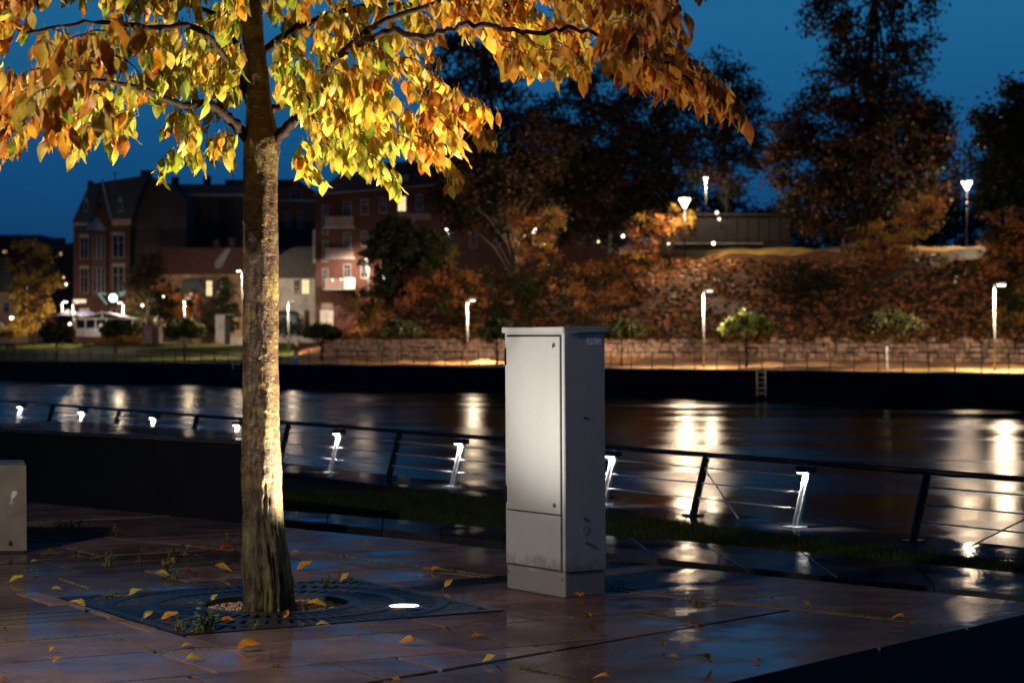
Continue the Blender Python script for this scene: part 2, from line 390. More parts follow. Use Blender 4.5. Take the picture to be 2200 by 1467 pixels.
# far border course (long slabs between the inner joint and the far edge)
def course(lineA, lineB, cuts, dirv, cutters=()):
    a0, a1 = Vector(lineA[0][:2]), Vector(lineA[1][:2]); b0, b1 = Vector(lineB[0][:2]), Vector(lineB[1][:2])
    def hit(p, d, q, e):
        den = d.x*e.y-d.y*e.x; k = ((q.x-p.x)*e.y-(q.y-p.y)*e.x)/den; return p+d*k
    for c0, c1 in zip(cuts[:-1], cuts[1:]):
        q = []
        for c, sg in ((c0, 1), (c1, -1)):
            pa = a0+(a1-a0).normalized()*(c+sg*GAP/2); q.append((pa, hit(pa, dirv, b0, b1-b0)))
        pl_ = [tuple(q[0][0]), tuple(q[0][1]), tuple(q[1][1]), tuple(q[1][0])]
        for c_ in cutters: pl_ = clip(pl_, *c_) if len(pl_) > 2 else pl_
        if len(pl_) > 2: slab(pl_)
d2 = Vector(D2[:2]); d1 = Vector(D1[:2])
fcuts = [-6.5, -5.0, -3.4, -1.9, -.35, 1.15, 2.75, 4.3, 5.8, 7.4, 9.0, 10.4]
course(ln(JE[0], JE[1], GAP/2), FE, fcuts, d2, (ln(NE[0], NE[1], 0),))
ndir = (NI[1]-NI[0]); nn = Vector((-ndir.y, ndir.x)).normalized()
course(ln(NI[0], NI[1], -GAP/2), NE, [-3.2, -1.7, .25, 1.9, 3.6, 5.4], -nn, (ln(JE[1], JE[0], GAP),))
# bed under the slabs (shows in the joints), plus the vertical faces of the raised plaza
mb = MB()
bed = [tuple(ST(s, t)[:2]) for s, t in ((-1, 3.5), (9.5, 3.5), (9.5, 17), (-1, 17))]
bed = clip(bed, *ln(FE[1], FE[0], .02)); bed = clip(bed, *ln(NE[0], NE[1], .02)); bed = clip(bed, (-7, 8.0), (7, 5.0)) if False else bed
def minus_grate(poly):
    out = []
    a, b, c, d = [Vector(q) for q in rect(G_S0, G_S1, G_T0, G_T1)]
    rest = poly
    for p, q in ((a, b), (b, c), (c, d), (d, a)):
        out.append(clip(rest, tuple(q), tuple(p))); rest = clip(rest, tuple(p), tuple(q))
    return [o for o in out if area(o) > .001]
for p in minus_grate(bed): mb.prism(p, -1.6, -.02)
p = rect(G_S0, G_S1, G_T0, G_T1); mb.prism(p, -1.6, -.09)
obj('joint_bed', mb, M['joint'], plaza, origin=(0, 10, 0))
# stone kerb plates on the faces of the plaza
mb = MB()
for (a, b), off in ((NE, -1),):
    a, b = Vector(a[:2]), Vector(b[:2]); d = (b-a).normalized(); n = Vector((d.y, -d.x))
    for k in range(-4, 5):
        p0 = a+d*(k*1.2+.004); p1 = a+d*((k+1)*1.2-.004)
        if k >= 4: continue
        mb.prism([tuple(p0-n*.015), tuple(p1-n*.015), tuple(p1+n*.004), tuple(p0+n*.004)], -1.6, -.012)
obj('riser_plate', mb, M['dark_stone'], plaza, origin=(1.5, 9, -.6))

# ================================================================== LOWER LEVEL: gap, wet strip, grass, quay walk
zl = -.25
def strip(name, pa, pb, z, mat, thick=.3):
    mb = MB(); mb.prism([tuple(q[:2]) for q in pa] + [tuple(q[:2]) for q in reversed(pb)], z-thick, z); return struct(name, mb, M[mat])
# dark base plane of the lower level
RB = G(710, 1015, zl); RE = G(1985, 1166, zl); rd = (RE-RB).normalized(); rn = Vector((-rd.y, rd.x, 0)); rn = rn if rn.y > 0 else -rn
def RP(k, off=0, z=zl): q = RB + rd*k + rn*off; return Vector((q.x, q.y, z))
mb = MB(); mb.prism([tuple(RP(-60, .33)[:2]), tuple(RP(12, .33)[:2]), tuple(RP(12, -9)[:2]), tuple(RP(-60, -9)[:2])], -1.5, -.36)
struct('lower_ground', mb, M['soil'])
mb = MB(); mb.prism([tuple(RP(-60, .35)[:2]), tuple(RP(12, .35)[:2]), tuple(RP(12, .1)[:2]), tuple(RP(-60, .1)[:2])], -3.0, -.37)
struct('near_quay_wall', mb, M['dark_stone'])
# quay walk: coping slabs
walk = tag(link(D.objects.new('quay_walk', None)), kind='structure')
k = -40
while k < 11:
    for o0, o1 in ((-.42, .36),):
        mb = MB(); mb.prism([tuple(RP(k+.004, o0)[:2]), tuple(RP(k+1.366, o0)[:2]), tuple(RP(k+1.366, o1)[:2]), tuple(RP(k+.004, o1)[:2])], -.36, zl, bev=.006)
        c = RP(k+.7, 0); obj('coping_stone', mb, M['walk'], walk, origin=c)
    k += 1.37
wet = tag(link(D.objects.new('lower_pavement', None)), kind='structure')
A_ = [G(500, 1106, -.14), G(703, 1124, -.14), G(1082, 1164, -.14), G(1600, 1219, -.14), G(2240, 1284, -.14)]
B_ = [G(500, 1090, -.14), G(703, 1103, -.14), G(1085, 1135, -.14), G(1500, 1165, -.14), G(2240, 1235, -.14)]
def lerp(a, b, k): return a+(b-a)*k
for i in range(4):
    for j in range(3):
        a0, a1 = lerp(A_[i], A_[i+1], j/3+.002), lerp(A_[i], A_[i+1], (j+1)/3-.002); b0, b1 = lerp(B_[i], B_[i+1], j/3+.002), lerp(B_[i], B_[i+1], (j+1)/3-.002)
        mb = MB(); mb.prism([tuple(q[:2]) for q in (a0, a1, b1, b0)], -.36, -.14, bev=.006); obj('pavement_slab', mb, M['walk'], wet, origin=(a0+b1)/2)
# grass strip
def grass_field(name, inside, bounds, n, h, z, mats, wd=.006, seed=3, label=None):
    r = random.Random(seed); mb = MB(); k = 0
    (x0, x1), (y0, y1) = bounds
    while k < n:
        x, y = r.uniform(x0, x1), r.uniform(y0, y1)
        if not inside(x, y): continue
        k += 1; a = r.uniform(0, 6.28); hh = h*r.uniform(.5, 1.3); wv = Vector((math.cos(a), math.sin(a), 0))*wd
        tip = Vector((x, y, z))+Vector((r.uniform(-.5, .5)*hh, r.uniform(-.5, .5)*hh, hh)); p = Vector((x, y, z-.02))
        mb.add([p-wv, p+wv, tip], [(0, 1, 2)], r.randrange(len(mats)))
    o = obj(name, mb, mats, origin=((x0+x1)/2, (y0+y1)/2, z)); return tag(o, label, 'grass', kind='stuff')
M['grass_dark'] = simple('dark wet grass', (.04, .055, .012), .7, scale=4, bs=0, spec=.15)
M['grass_green'] = simple('mown grass', (.05, .07, .012), .7, scale=4, bs=0, spec=.2)
M['leaf_litter'] = simple('brown leaf litter', (.16, .07, .022), .75, var=.7, scale=1.4, bs=.8)
strip('grass_soil', [G(480, 1090, -.3), G(1085, 1140, -.3), G(2300, 1250, -.3)], [RP(-13, -.45, -.3), RP(-3, -.45, -.3), RP(9.5, -.45, -.3)], -.30, 'soil', .1)
def in_grass(x, y):
    p = Vector((x, y, 0))-RB; o = p.x*rn.x+p.y*rn.y
    if o > -.43: return False
    return o > -3.1 and in_poly(x, y)
gp = [tuple(G(*q, -.16)[:2]) for q in ((480, 1086), (703, 1100), (1085, 1132), (1500, 1162), (2240, 1232))]
def in_poly(x, y):
    for a, b in zip(gp[:-1], gp[1:]):
        if (b[0]-a[0])*(y-a[1])-(b[1]-a[1])*(x-a[0]) < 0: return False
    return True
grass_field('grass', in_grass, ((-4, 4.2), (10, 21)), 42000, .055, -.27, [M['grass_dark']], label='dark strip of grass between the plaza and the low railing')

# ================================================================== RIVER AND FAR BANK GROUND
ZB, ZW = -.82, -2.3
edge_px = [(-260, 769), (0, 775), (520, 781), (1040, 788), (1620, 795), (2200, 803), (2460, 806)]
EDGE = [G(x, y, ZB) for x, y in edge_px]
M['water'] = None
def water():
    m, N, L, b = newmat('river water')
    b.inputs['Base Color'].default_value = (.004, .005, .007, 1); b.inputs['IOR'].default_value = 1.33; b.inputs['Specular IOR Level'].default_value = .5
    n1 = wtex(N, L, scale=.16, detail=3, stretch=(.3, 1.6, 1), rotz=.35)
    L.new(ramp(N, L, n1.outputs[0], [(.32, .15), (.5, .235), (.68, .31)]), b.inputs['Roughness'])
    n2 = wtex(N, L, scale=.5, detail=3, stretch=(.25, 1.4, 1), rotz=.3)
    nb = bump(N, L, b, n2.outputs[0], .3, .06)
    rr = b.inputs['Roughness'].links[0].from_socket; beck(m, N, L, b, rr, nb, 1.33, .72)
    return m
M['water'] = water()
mb = MB()
wp = [RP(-70, .3, ZW), RP(14, .3, ZW)] + [Vector((q.x, q.y+.4, ZW)) for q in reversed(EDGE)]
mb.add([RP(-70,.2,ZW), RP(14,.2,ZW), Vector((130, 60, ZW)), Vector((130, 140, ZW)), Vector((-140, 330, ZW))], [(0,1,2,3,4)])
struct('river', mb, M['water'])
# far quay wall with coping
M['quay'] = simple('dark wet quay stone', (.012, .011, .013), .7, scale=1.5, bs=.5, spec=.3)
mb = MB()
for a, b in zip(EDGE[:-1], EDGE[1:]):
    n = Vector((b.y-a.y, -(b.x-a.x), 0)).normalized()
    mb.prism([tuple(a[:2]), tuple(b[:2]), tuple((b-n*.8)[:2]), tuple((a-n*.8)[:2])], -3.2, ZB-.25)
    mb.prism([tuple((a+n*.12)[:2]), tuple((b+n*.12)[:2]), tuple((b-n*.8)[:2]), tuple((a-n*.8)[:2])], ZB-.25, ZB)
far_wall = struct('far_quay_wall', mb, M['quay'], origin=(0, 130, 0))

# terrain beyond the quay: depth grid running away from the edge
WALLP = [G(690, 772, ZB), G(1000, 774, ZB), G(1300, 776, ZB), G(1500, 777, ZB), G(1850, 778, ZB), G(2230, 781, ZB), G(2500, 783, ZB)]
def top_h(px):
    """height of the rampart top above the bank, by bearing"""
    ks = [(560, .0), (690, .8), (800, 2.6), (880, 5.0), (1000, 5.6), (1150, 6.2), (1400, 7.9), (1700, 7.9), (2200, 7.4), (2600, 7.4)]
    if px <= ks[0][0]: return 0
    for (a, u), (b, v) in zip(ks[:-1], ks[1:]):
        if px < b: return u+(v-u)*(px-a)/(b-a)
    return ks[-1][1]
def wall_Y(px):
    for a, b in zip(WALLP[:-1], WALLP[1:]):
        if px <= PXc(b): break
    ua, ub = PXc(a), PXc(b); k = min(max((px-ua)/(ub-ua), -.5), 1.5); return a.y+(b.y-a.y)*k
def PXc(p): return 1100 + p.x/p.y*F
def edge_Y(px):
    for a, b in zip(EDGE[:-1], EDGE[1:]):
        if px <= PXc(b): break
    ua, ub = PXc(a), PXc(b); k = (px-ua)/(ub-ua); return a.y+(b.y-a.y)*k
def ground_z(x, y):
    px = 1100+x/y*F; e = edge_Y(px); d = y-e
    if px < 640:
        k = min(max((d-12)/45, 0), 1); return ZB + 1.15*k*k*(3-2*k)
    wy = wall_Y(px); H = top_h(px); q = (y-wy-1.0)/ (9+H*2.6)
    k = min(max(q, 0), 1); b = .45*k+.55*k*k*(3-2*k)
    z = ZB + (0 if y < wy+.5 else .9*min(1, (px-640)/80)) + H*b*.98
    if px < 760: k2 = (px-640)/120; z = z*k2 + (ZB+1.15*min(max((d-12)/45, 0), 1))*(1-k2)
    return z
def terrain(name, px0, px1, dx, y_of, mats, matf, nz=.12):
    mb = MB(); cols = []
    xs = [px0+dx*i for i in range(int((px1-px0)/dx)+1)]
    rows = None; vs = []
    for px in xs:
        ys = y_of(px); rows = len(ys)
        for y in ys:
            x = (px-1100)/F*y; z = ground_z(x, y)
            z += noise.noise(Vector((x*.35, y*.35, 0)))*nz*(1 if y > edge_Y(px)+14 else .15)
            vs.append((x, y, z))
    fs = []; ms = []
    for i in range(len(xs)-1):
        for j in range(rows-1):
            fs.append((i*rows+j, (i+1)*rows+j, (i+1)*rows+j+1, i*rows+j+1)); ms.append(matf(xs[i], j, rows))
    o = len(mb.v); mb.v = vs; mb.f = fs; mb.m = ms; mb.sm = [True]*len(fs)
    return struct(name, mb, mats, origin=(0, 150, 0))
def hill_mat():
    m, N, L, b = newmat('rampart with fallen leaves')
    t = wtex(N, L, scale=.12, detail=3); g = wtex(N, L, scale=1.8, detail=6, rough=.75)
    c = ramp(N, L, g.outputs[0], [(.38, (.03, .014, .006)), (.52, (.20, .065, .02)), (.68, (.46, .19, .06))])
    c = mix(N, L, ramp(N, L, t.outputs[0], [(.45, 0.0), (.62, .75)]), c, (.035, .032, .008))
    L.new(c, b.inputs['Base Color']); b.inputs['Roughness'].default_value = .6; b.inputs['Specular IOR Level'].default_value = .25
    bump(N, L, b, g.outputs[0], 1.0, .35); return m
def park_mat():
    m, N, L, b = newmat('park lawn with fallen leaves')
    g = wtex(N, L, scale=.9, detail=5, rough=.7)
    L.new(ramp(N, L, g.outputs[0], [(.4, (.045, .065, .008)), (.6, (.08, .085, .012)), (.72, (.16, .08, .02))]), b.inputs['Base Color'])
    b.inputs['Roughness'].default_value = .7; b.inputs['Specular IOR Level'].default_value = .2; bump(N, L, b, g.outputs[0], .6, .1); return m
M['hill'] = hill_mat(); M['park'] = park_mat()
M['lit_grass'] = simple('lamplit rampart grass', (.42, .27, .06), .8, var=.5, scale=.8, bs=.5)  # lamplight along the rampart edge is put into this grass colour
M['path'] = slab_material('wet park path', (.05, .045, .05), (.09, .08, .085), False)
M['lit_path'] = simple('orange lamplit path', (.44, .22, .08), .8, var=.5, scale=1.2, bs=.4)  # orange lamplight on the path is put into its base colour
def ys_(px):
    e = edge_Y(px); wy = wall_Y(px) if px > 640 else e+34
    a = [e+.75, e+1.6, e+3]
    n = 8; a += [e+3+(wy-.4-e-3)*(i+1)/n for i in range(n)]
    a += [wy+.55, wy+1.4]; a += [wy+1.4+34*(i+1)/22 for i in range(22)]; a += [wy+60, wy+110, wy+260, wy+500, wy+900]
    return a
terrain('embankment', 640, 2560, 10, ys_, [M['hill'], M['park'], M['lit_path'], M['lit_grass']], lambda px, j, r: 1 if j < 2 else (2 if j < 11 else (3 if 29 <= j <= 34 and px > 1380 else 0)), .5)
terrain('park_lawn', -420, 640, 14, ys_, [M['park']], lambda px, j, r: 0, .05)
# paved path of the park, laid over the lawn
def ribbon(name, pts, z_off, mat):
    mb = MB(); vs = []
    for (xa, ya), (xb, yb) in pts:
        for p in ((xa, ya), (xb, yb)):
            q = G(*p, ZB)
            for _ in range(6): q = G(*p, ground_z(q.x, q.y))
            vs.append(Vector((q.x, q.y, ground_z(q.x, q.y)+z_off)))
    fs = [(2*i, 2*i+2, 2*i+3, 2*i+1) for i in range(len(pts)-1)]
    mb.add(vs, fs, 0, True); return struct(name, mb, M[mat])
ribbon('park_path', [((-200, 762), (-200, 756)), ((0, 762), (0, 754)), ((100, 762), (100, 752)), ((200, 763), (200, 751)), ((300, 764), (300, 754)), ((420, 769), (420, 756)), ((520, 772), (520, 759)), ((640, 775), (640, 752))], .06, 'path')
ribbon('pavilion_walk', [((150, 756), (225, 756)), ((155, 748), (222, 748)), ((158, 740), (220, 740)), ((160, 731), (218, 731)), ((162, 725), (216, 725))], .09, 'path')

# ================================================================== TREE GRATE, GRAVEL, UPLIGHT
TC = ST(4.22, 9.47)      # middle of the opening
grate = thing('tree_grate', (TC.x, TC.y, 0), 'square cast iron tree grate with radial slots round the trunk', 'tree grate')
hs, ht = (G_S1-G_S0)/2, (G_T1-G_T0)/2
def r_sq(th, m=.045):
    c, s = abs(math.cos(th)), abs(math.sin(th)); return min((hs-m)/max(c, 1e-6), (ht-m)/max(s, 1e-6))
def gpt(th, r, z=0): v = D2*(math.cos(th)*r)+D1*(math.sin(th)*r); return Vector((TC.x+v.x, TC.y+v.y, z))
zt, zb = .004, -.035
mb = MB()
for a, b in (((-hs,-ht),(hs,-ht)),((hs,-ht),(hs,ht)),((hs,ht),(-hs,ht)),((-hs,ht),(-hs,-ht))):
    def q(p, k): return (D2*(p[0]*k[0])+D1*(p[1]*k[1]))
    i0, i1 = (1-.05/hs), (1-.05/ht)
    pts = [q(a, (1,1)), q(b, (1,1)), q(b, (i0,i1)), q(a, (i0,i1))]
    mb.prism([(TC.x+p.x, TC.y+p.y) for p in pts], zb, zt)
obj('frame', mb, M['iron'], grate)
RINGS = [(.335, .395), (.545, .60), (.745, .80), (.945, .985)]
for r0, r1 in RINGS:
    mb = MB(); n = 96
    for i in range(n):
        t0, t1 = 2*math.pi*i/n, 2*math.pi*(i+1)/n; m_ = min(r_sq(t0), r_sq(t1))
        if r0 >= m_-.01:
            if mb.v: obj('ring_arc', mb, M['iron'], grate); mb = MB()
            continue
        ra = min(r1, m_)
        mb.prism([tuple(gpt(t0, r0)[:2]), tuple(gpt(t0, ra)[:2]), tuple(gpt(t1, ra)[:2]), tuple(gpt(t1, r0)[:2])], zb, zt+.001)
    if mb.v: obj('ring' if r0 < .7 else 'ring_arc', mb, M['iron'], grate)
UPL = G(868, 1306)
bars = []
for (ra, rb, n) in ((.395, .545, 58), (.60, .745, 80), (.80, .945, 100), (.985, 1.10, 120)):
    for i in range(n):
        th = 2*math.pi*(i+.5)/n; re = min(rb, r_sq(th)+.002)
        if re-ra < .02: continue
        mid = gpt(th, (ra+re)/2)
        if (mid-UPL).length < .10: continue
        bars.append((th, ra, re, 2*math.pi/n))
for th, ra, re, dth in bars:
    w0 = ra*dth*.28; w1 = re*dth*.28
    e = D2*math.cos(th)+D1*math.sin(th); s_ = Vector((-e.y, e.x, 0)); c = Vector((TC.x, TC.y, 0)); 
    mb = MB(); mb.prism([tuple((c+e*(ra-.002)-s_*w0)[:2]), tuple((c+e*(re+.002)-s_*w1)[:2]), tuple((c+e*(re+.002)+s_*w1)[:2]), tuple((c+e*(ra-.002)+s_*w0)[:2])], zb+.004, zt-.0015)
    o = obj('bar', mb, M['iron'], grate, origin=gpt(th, (ra+re)/2))
    if len(bars) > 300 and bars.index((th, ra, re, dth)) > 299: o['kind'] = 'stuff'
def stones(name, n, fn, sz, mats, label, cat, seed=5):
    r = random.Random(seed); mb = MB()
    for _ in range(n):
        c = fn(r); s = sz*r.uniform(.5, 1.4)
        a, b = r.uniform(.7, 1.3), r.uniform(.5, .9)
        vs = [Vector((s*a, 0, 0)), Vector((-s*a, 0, 0)), Vector((0, s, 0)), Vector((0, -s, 0)), Vector((0, 0, s*b)), Vector((0, 0, -s*b))]
        R_ = Matrix.Rotation(r.uniform(0, 6.3), 3, 'Z') @ Matrix.Rotation(r.uniform(-.6, .6), 3, 'X')
        mb.add([c+R_ @ v for v in vs], [(0,2,4),(2,1,4),(1,3,4),(3,0,4),(2,0,5),(1,2,5),(3,1,5),(0,3,5)], r.randrange(len(mats)), False)
    return tag(obj(name, mb, mats, origin=(TC.x, TC.y, 0)), label, cat, kind='stuff')
M['gravel'] = simple('brown gravel', (.30, .16, .10), .55, var=.5, scale=30); M['gravel2'] = simple('pale gravel', (.42, .30, .2), .5, var=.4, scale=30); M['gravel3'] = simple('dark gravel', (.08, .045, .03), .6, scale=30)
def in_hole(r):
    th = r.uniform(0, 6.283); rr = .335*math.sqrt(r.random()); q = gpt(th, rr); return Vector((q.x, q.y, -.028+.03*(1-rr/.335)+r.uniform(-.006, .006)))
stones('gravel', 3800, in_hole, .0085, [M['gravel'], M['gravel'], M['gravel2'], M['gravel3']], 'brown gravel in the round hole of the tree grate', 'gravel')
mb = MB(); mb.tube([gpt(0, 0, -.08), gpt(0, 0, -.03)], .34, 32, cap=True); obj('planting_soil', mb, M['void'], grate)
# flush uplight
up = thing('ground_uplight', (UPL.x, UPL.y, 0), 'round glowing uplight set flush in the tree grate right of the trunk', 'uplight')
mb = MB(); n = 40
for i in range(n):
    a0, a1 = 2*math.pi*i/n, 2*math.pi*(i+1)/n
    c = lambda a, r, z: Vector((UPL.x+math.cos(a)*r, UPL.y+math.sin(a)*r, z))
    mb.quad(c(a0,.068,.012), c(a0,.085,.006), c(a1,.085,.006), c(a1,.068,.012)); mb.quad(c(a0,.085,.006), c(a0,.085,-.03), c(a1,.085,-.03), c(a1,.085,.006)); mb.quad(c(a0,.068,.012), c(a1,.068,.012), c(a1,.066,-.004), c(a0,.066,-.004))
obj('trim_ring', mb, M['steel'], up)
mb = MB(); mb.tube([UPL+Vector((0,0,-.05)), UPL+Vector((0,0,.009))], [.02, .066], 32); obj('lens', mb, emit('lit lens', (1, .93, .8), 14), up)
mb = MB(); mb.prism([(UPL.x+math.cos(a*math.pi/12)*.11, UPL.y+math.sin(a*math.pi/12)*.11) for a in range(24)], -.03, .0035); obj('mounting_plate', mb, M['iron'], up)
def spot(name, loc, target, W, col, ang, blend=.5, rad=.05, parent=None):
    l = D.lights.new(name, 'SPOT'); l.energy = W; l.color = col; l.spot_size = math.radians(ang); l.spot_blend = blend; l.shadow_soft_size = rad
    o = link(D.objects.new(name, l)); o.location = Vector(loc)-(worldloc(parent) if parent else Vector()); o.parent = parent
    o.rotation_euler = (Vector(target)-Vector(loc)).to_track_quat('-Z', 'Y').to_euler(); return o
def point(name, loc, W, col, rad=.1, parent=None):
    l = D.lights.new(name, 'POINT'); l.energy = W; l.color = col; l.shadow_soft_size = rad
    o = link(D.objects.new(name, l)); o.location = Vector(loc)-(worldloc(parent) if parent else Vector()); o.parent = parent; return o
spot('uplight_lamp', UPL+Vector((0,0,.035)), UPL+Vector((.35, .05, 2.0)), 190, (1, .92, .82), 120, .8, .045, up)
spot('uplight_beam', UPL+Vector((0,0,.03)), UPL+Vector((-.58, -.05, 2.0)), 1700, (1, .90, .70), 84, .55, .045, up)

# ================================================================== CHERRY TREE
TB = G(572, 1306)
TY = TB.y
cherry = thing('cherry_tree', (TB.x, TB.y, 0), 'young cherry tree in yellow autumn leaf lit from below, standing in the grate', 'tree')
def Pd(px, py, d=0.0): return P(px, py, TY+d)
trunk_c = [(572,1330,58), (573,1300,57), (573,1270,53), (571,1235,52), (568,1190,49), (564,1120,44.5), (561,1040,42), (560,950,40.5), (560,860,39), (560,760,38), (560,650,37.5), (560,540,37), (560,450,36.5), (560,380,36.5), (561,335,38), (562,300,39), (560,270,33), (557,230,27), (552,170,25), (546,110,24), (541,50,23), (538,0,22), (534,-120,20), (528,-260,20), (522,-420,15), (515,-600,9)]
def trunk_mesh():
    mb = MB(); n = 88; pts = []
    for (x0,y0,r0), (x1,y1,r1) in zip(trunk_c[:-1], trunk_c[1:]):
        k = max(2, int(abs(y1-y0)/4.5))
        for i in range(k): f = i/k; pts.append((x0+(x1-x0)*f, y0+(y1-y0)*f, r0+(r1-r0)*f))
    pts.append(trunk_c[-1]); vs = []
    for x, y, r in pts:
        c = Pd(x, y); r = r/F*TY; hh = c.z
        for k in range(n):
            a = 2*math.pi*k/n; d = Vector((math.cos(a), math.sin(a), 0))
            q = c*1.0 + d*r; low = min(max((.75-hh)/.7, 0), 1)
            ridg = noise.noise(Vector((d.x*5+3, d.y*5, hh*1.6)))
            ridg2 = abs(noise.noise(Vector((d.x*9, d.y*9+5, hh*2.5))))
            dis = low*(.022*ridg - .03*max(0, .25-ridg2)/.25*.8) + low**2*.02*math.sin(a*5+1.3)*max(0, .5-hh)
            lent = noise.noise(Vector((d.x*3.5, d.y*3.5, hh*55)))
            dis += .0028*max(0, lent-.12)*(1-low*.6)*2.2
            dis += .004*noise.noise(Vector((d.x*14, d.y*14, hh*22)))*(.6+low*1.6)
            dis += .007*noise.noise(Vector((d.x*2, d.y*2, hh*4)))
            wound = math.exp(-((a-4.5)/.28)**2)
            dis -= .014*wound*max(0, min(1, (1.75-hh)/.3))*max(0, min(1, (hh-.35)/.3))*abs(noise.noise(Vector((1, hh*9, a*2))))*3*.5
            vs.append(q + d*dis)
    m = len(pts)
    fs = [(i*n+k, i*n+(k+1)%n, (i+1)*n+(k+1)%n, (i+1)*n+k) for i in range(m-1) for k in range(n)]
    fs.append(tuple(range((m-1)*n, m*n))); mb.add(vs, fs, 0, True); return mb
obj('trunk', trunk_mesh(), M['bark'], cherry)
r5 = random.Random(11)
def limb(pts, r0, r1, mat='bark', sub=8, wob=.008):
    """a branch through points given as (px, py, depth offset)"""
    P3 = [Pd(*p) for p in pts]; out = []; m = len(P3)
    for i in range(m-1):
        a, b, c, d = P3[max(i-1,0)], P3[i], P3[i+1], P3[min(i+2,m-1)]
        for k in range(sub):
            t = k/sub; out.append(.5*((2*b)+(c-a)*t+(2*a-5*b+4*c-d)*t*t+(3*b-a-3*c+d)*t**3))
    out.append(P3[-1]); n = len(out)
    out = [p+Vector((r5.gauss(0,1), r5.gauss(0,1), r5.gauss(0,1)))*wob*(0 if i == 0 else .35) for i, p in enumerate(out)]
    mb = MB(); mb.tube(out, [(r0+(r1-r0)*(i/(n-1)))*(1+.06*math.sin(i*1.7)) for i in range(n)], 12)
    obj('branch', mb, M['limb'], cherry, origin=P3[0]); return out
LIMBS = []
def LB(*a, **k): o = limb(*a, **k); LIMBS.append(o); return o
LB([(548,318,0),(520,285,-.05),(488,252,-.15),(455,228,-.25),(415,224,-.4),(385,226,-.6),(300,190,-1.0),(180,170,-1.6)], .027, .008)
LB([(590,300,-.02),(625,268,-.05),(660,222,-.12),(690,170,-.18),(735,115,-.3),(800,60,-.5),(900,20,-.7),(1050,-30,-.9)], .027, .009)
LB([(550,262,.03),(524,170,.05),(506,90,.08),(494,0,.12),(480,-150,.3),(440,-330,.4)], .027, .013)
LB([(585,236,.02),(625,222,.15),(680,226,.4),(760,225,.8),(860,215,1.1)], .018, .007)
LB([(735,115,-.3),(830,70,-.8),(920,78,-1.1),(1010,50,-1.2),(1120,70,-1.3),(1250,66,-1.3),(1330,110,-1.35),(1440,140,-1.4),(1550,235,-1.4)], .014, .005, wob=.02)
LB([(530,195,0),(480,120,-.2),(420,60,-.5),(330,60,-.8),(200,50,-1.2),(60,70,-1.8)], .018, .006)
LB([(555,120,0),(640,60,.2),(760,20,.5),(900,10,.7),(1100,-10,.9),(1300,20,1.0)], .018, .007)
LB([(530,60,0),(430,20,.3),(300,-20,.6),(120,-10,.8)], .014, .006)
LB([(415,224,-.4),(400,300,-.4),(398,360,-.42)], .006, .003)
LB([(548,0,0),(650,-90,-.3),(820,-150,-.5),(1050,-160,-.7),(1300,-120,-.9)], .016, .006)
LB([(530,-60,0),(400,-130,-.3),(220,-160,-.7),(20,-140,-1.1)], .016, .006)
# leaf shapes
def leaf_mesh_verts(var):
    r = random.Random(50+var); nL = 6; curl = r.uniform(-.25, .45); fold = r.uniform(.08, .35); tw = r.uniform(-.4, .4)
    prof = [.05, .62, .95, 1.0, .78, .42, .0]; vs = []; uv = []
    for i in range(nL+1):
        t = i/nL; w_ = prof[i]*.235; y = t; z = -curl*t*t
        for sx in (-1, 0, 1):
            x = sx*w_; zz = z + abs(sx)*w_*fold + .03*math.sin(t*9+sx*2+var)
            a = tw*t; vs.append((x*math.cos(a)-(zz-z)*math.sin(a), y*(1-.12*abs(curl)*t), z+x*math.sin(a)+(zz-z)*math.cos(a))); uv.append((sx*.5, t))
    fs = []
    for i in range(nL):
        for j in range(2):
            a = i*3+j; fs.append((a, a+1, a+4, a+3))
    # petiole
    o = len(vs); vs += [(-.012,0,0),(.012,0,0),(.010,-.28,.05),(-.010,-.28,.05)]; uv += [(0,0)]*4; fs.append((o,o+1,o+2,o+3))
    return vs, fs, uv
LV = [leaf_mesh_verts(i) for i in range(6)]
LM = {}
def leaf_data(var, mi):
    if (var, mi) not in LM:
        vs, fs, uv = LV[var]; me = D.meshes.new('leaf'); me.from_pydata(vs, [], fs); ul = me.uv_layers.new()
        for l in me.loops: ul.data[l.index].uv = uv[l.vertex_index]
        me.materials.append(LEAF[mi]); me.polygons.foreach_set('use_smooth', [True]*len(fs)); LM[(var, mi)] = me
    return LM[(var, mi)]
leaves = []      # (matrix, var, material)
rl = random.Random(21)
def hang_leaf(p, size, mi, out=Vector((0,0,0)), droop=.8):
    """leaf whose tip points down and outward"""
    a = rl.uniform(0, 6.283)
    d = (Vector((math.cos(a)*.5, math.sin(a)*.5, 0))*(1-droop*.5) + out*.5 + Vector((0, 0, -droop*1.3))).normalized()
    yaw = rl.uniform(0, 6.283); up_ = Vector((math.cos(yaw), math.sin(yaw), rl.uniform(-.2, .6)))
    z = (up_ - d*up_.dot(d)).normalized(); x = d.cross(z)
    Mx = Matrix(((x.x, d.x, z.x, p.x), (x.y, d.y, z.y, p.y), (x.z, d.z, z.z, p.z), (0, 0, 0, 1))) @ Matrix.Diagonal((size*rl.uniform(.85, 1.2), size, size, 1))
    leaves.append((Mx, rl.randrange(6), mi))
twig_mb = MB()
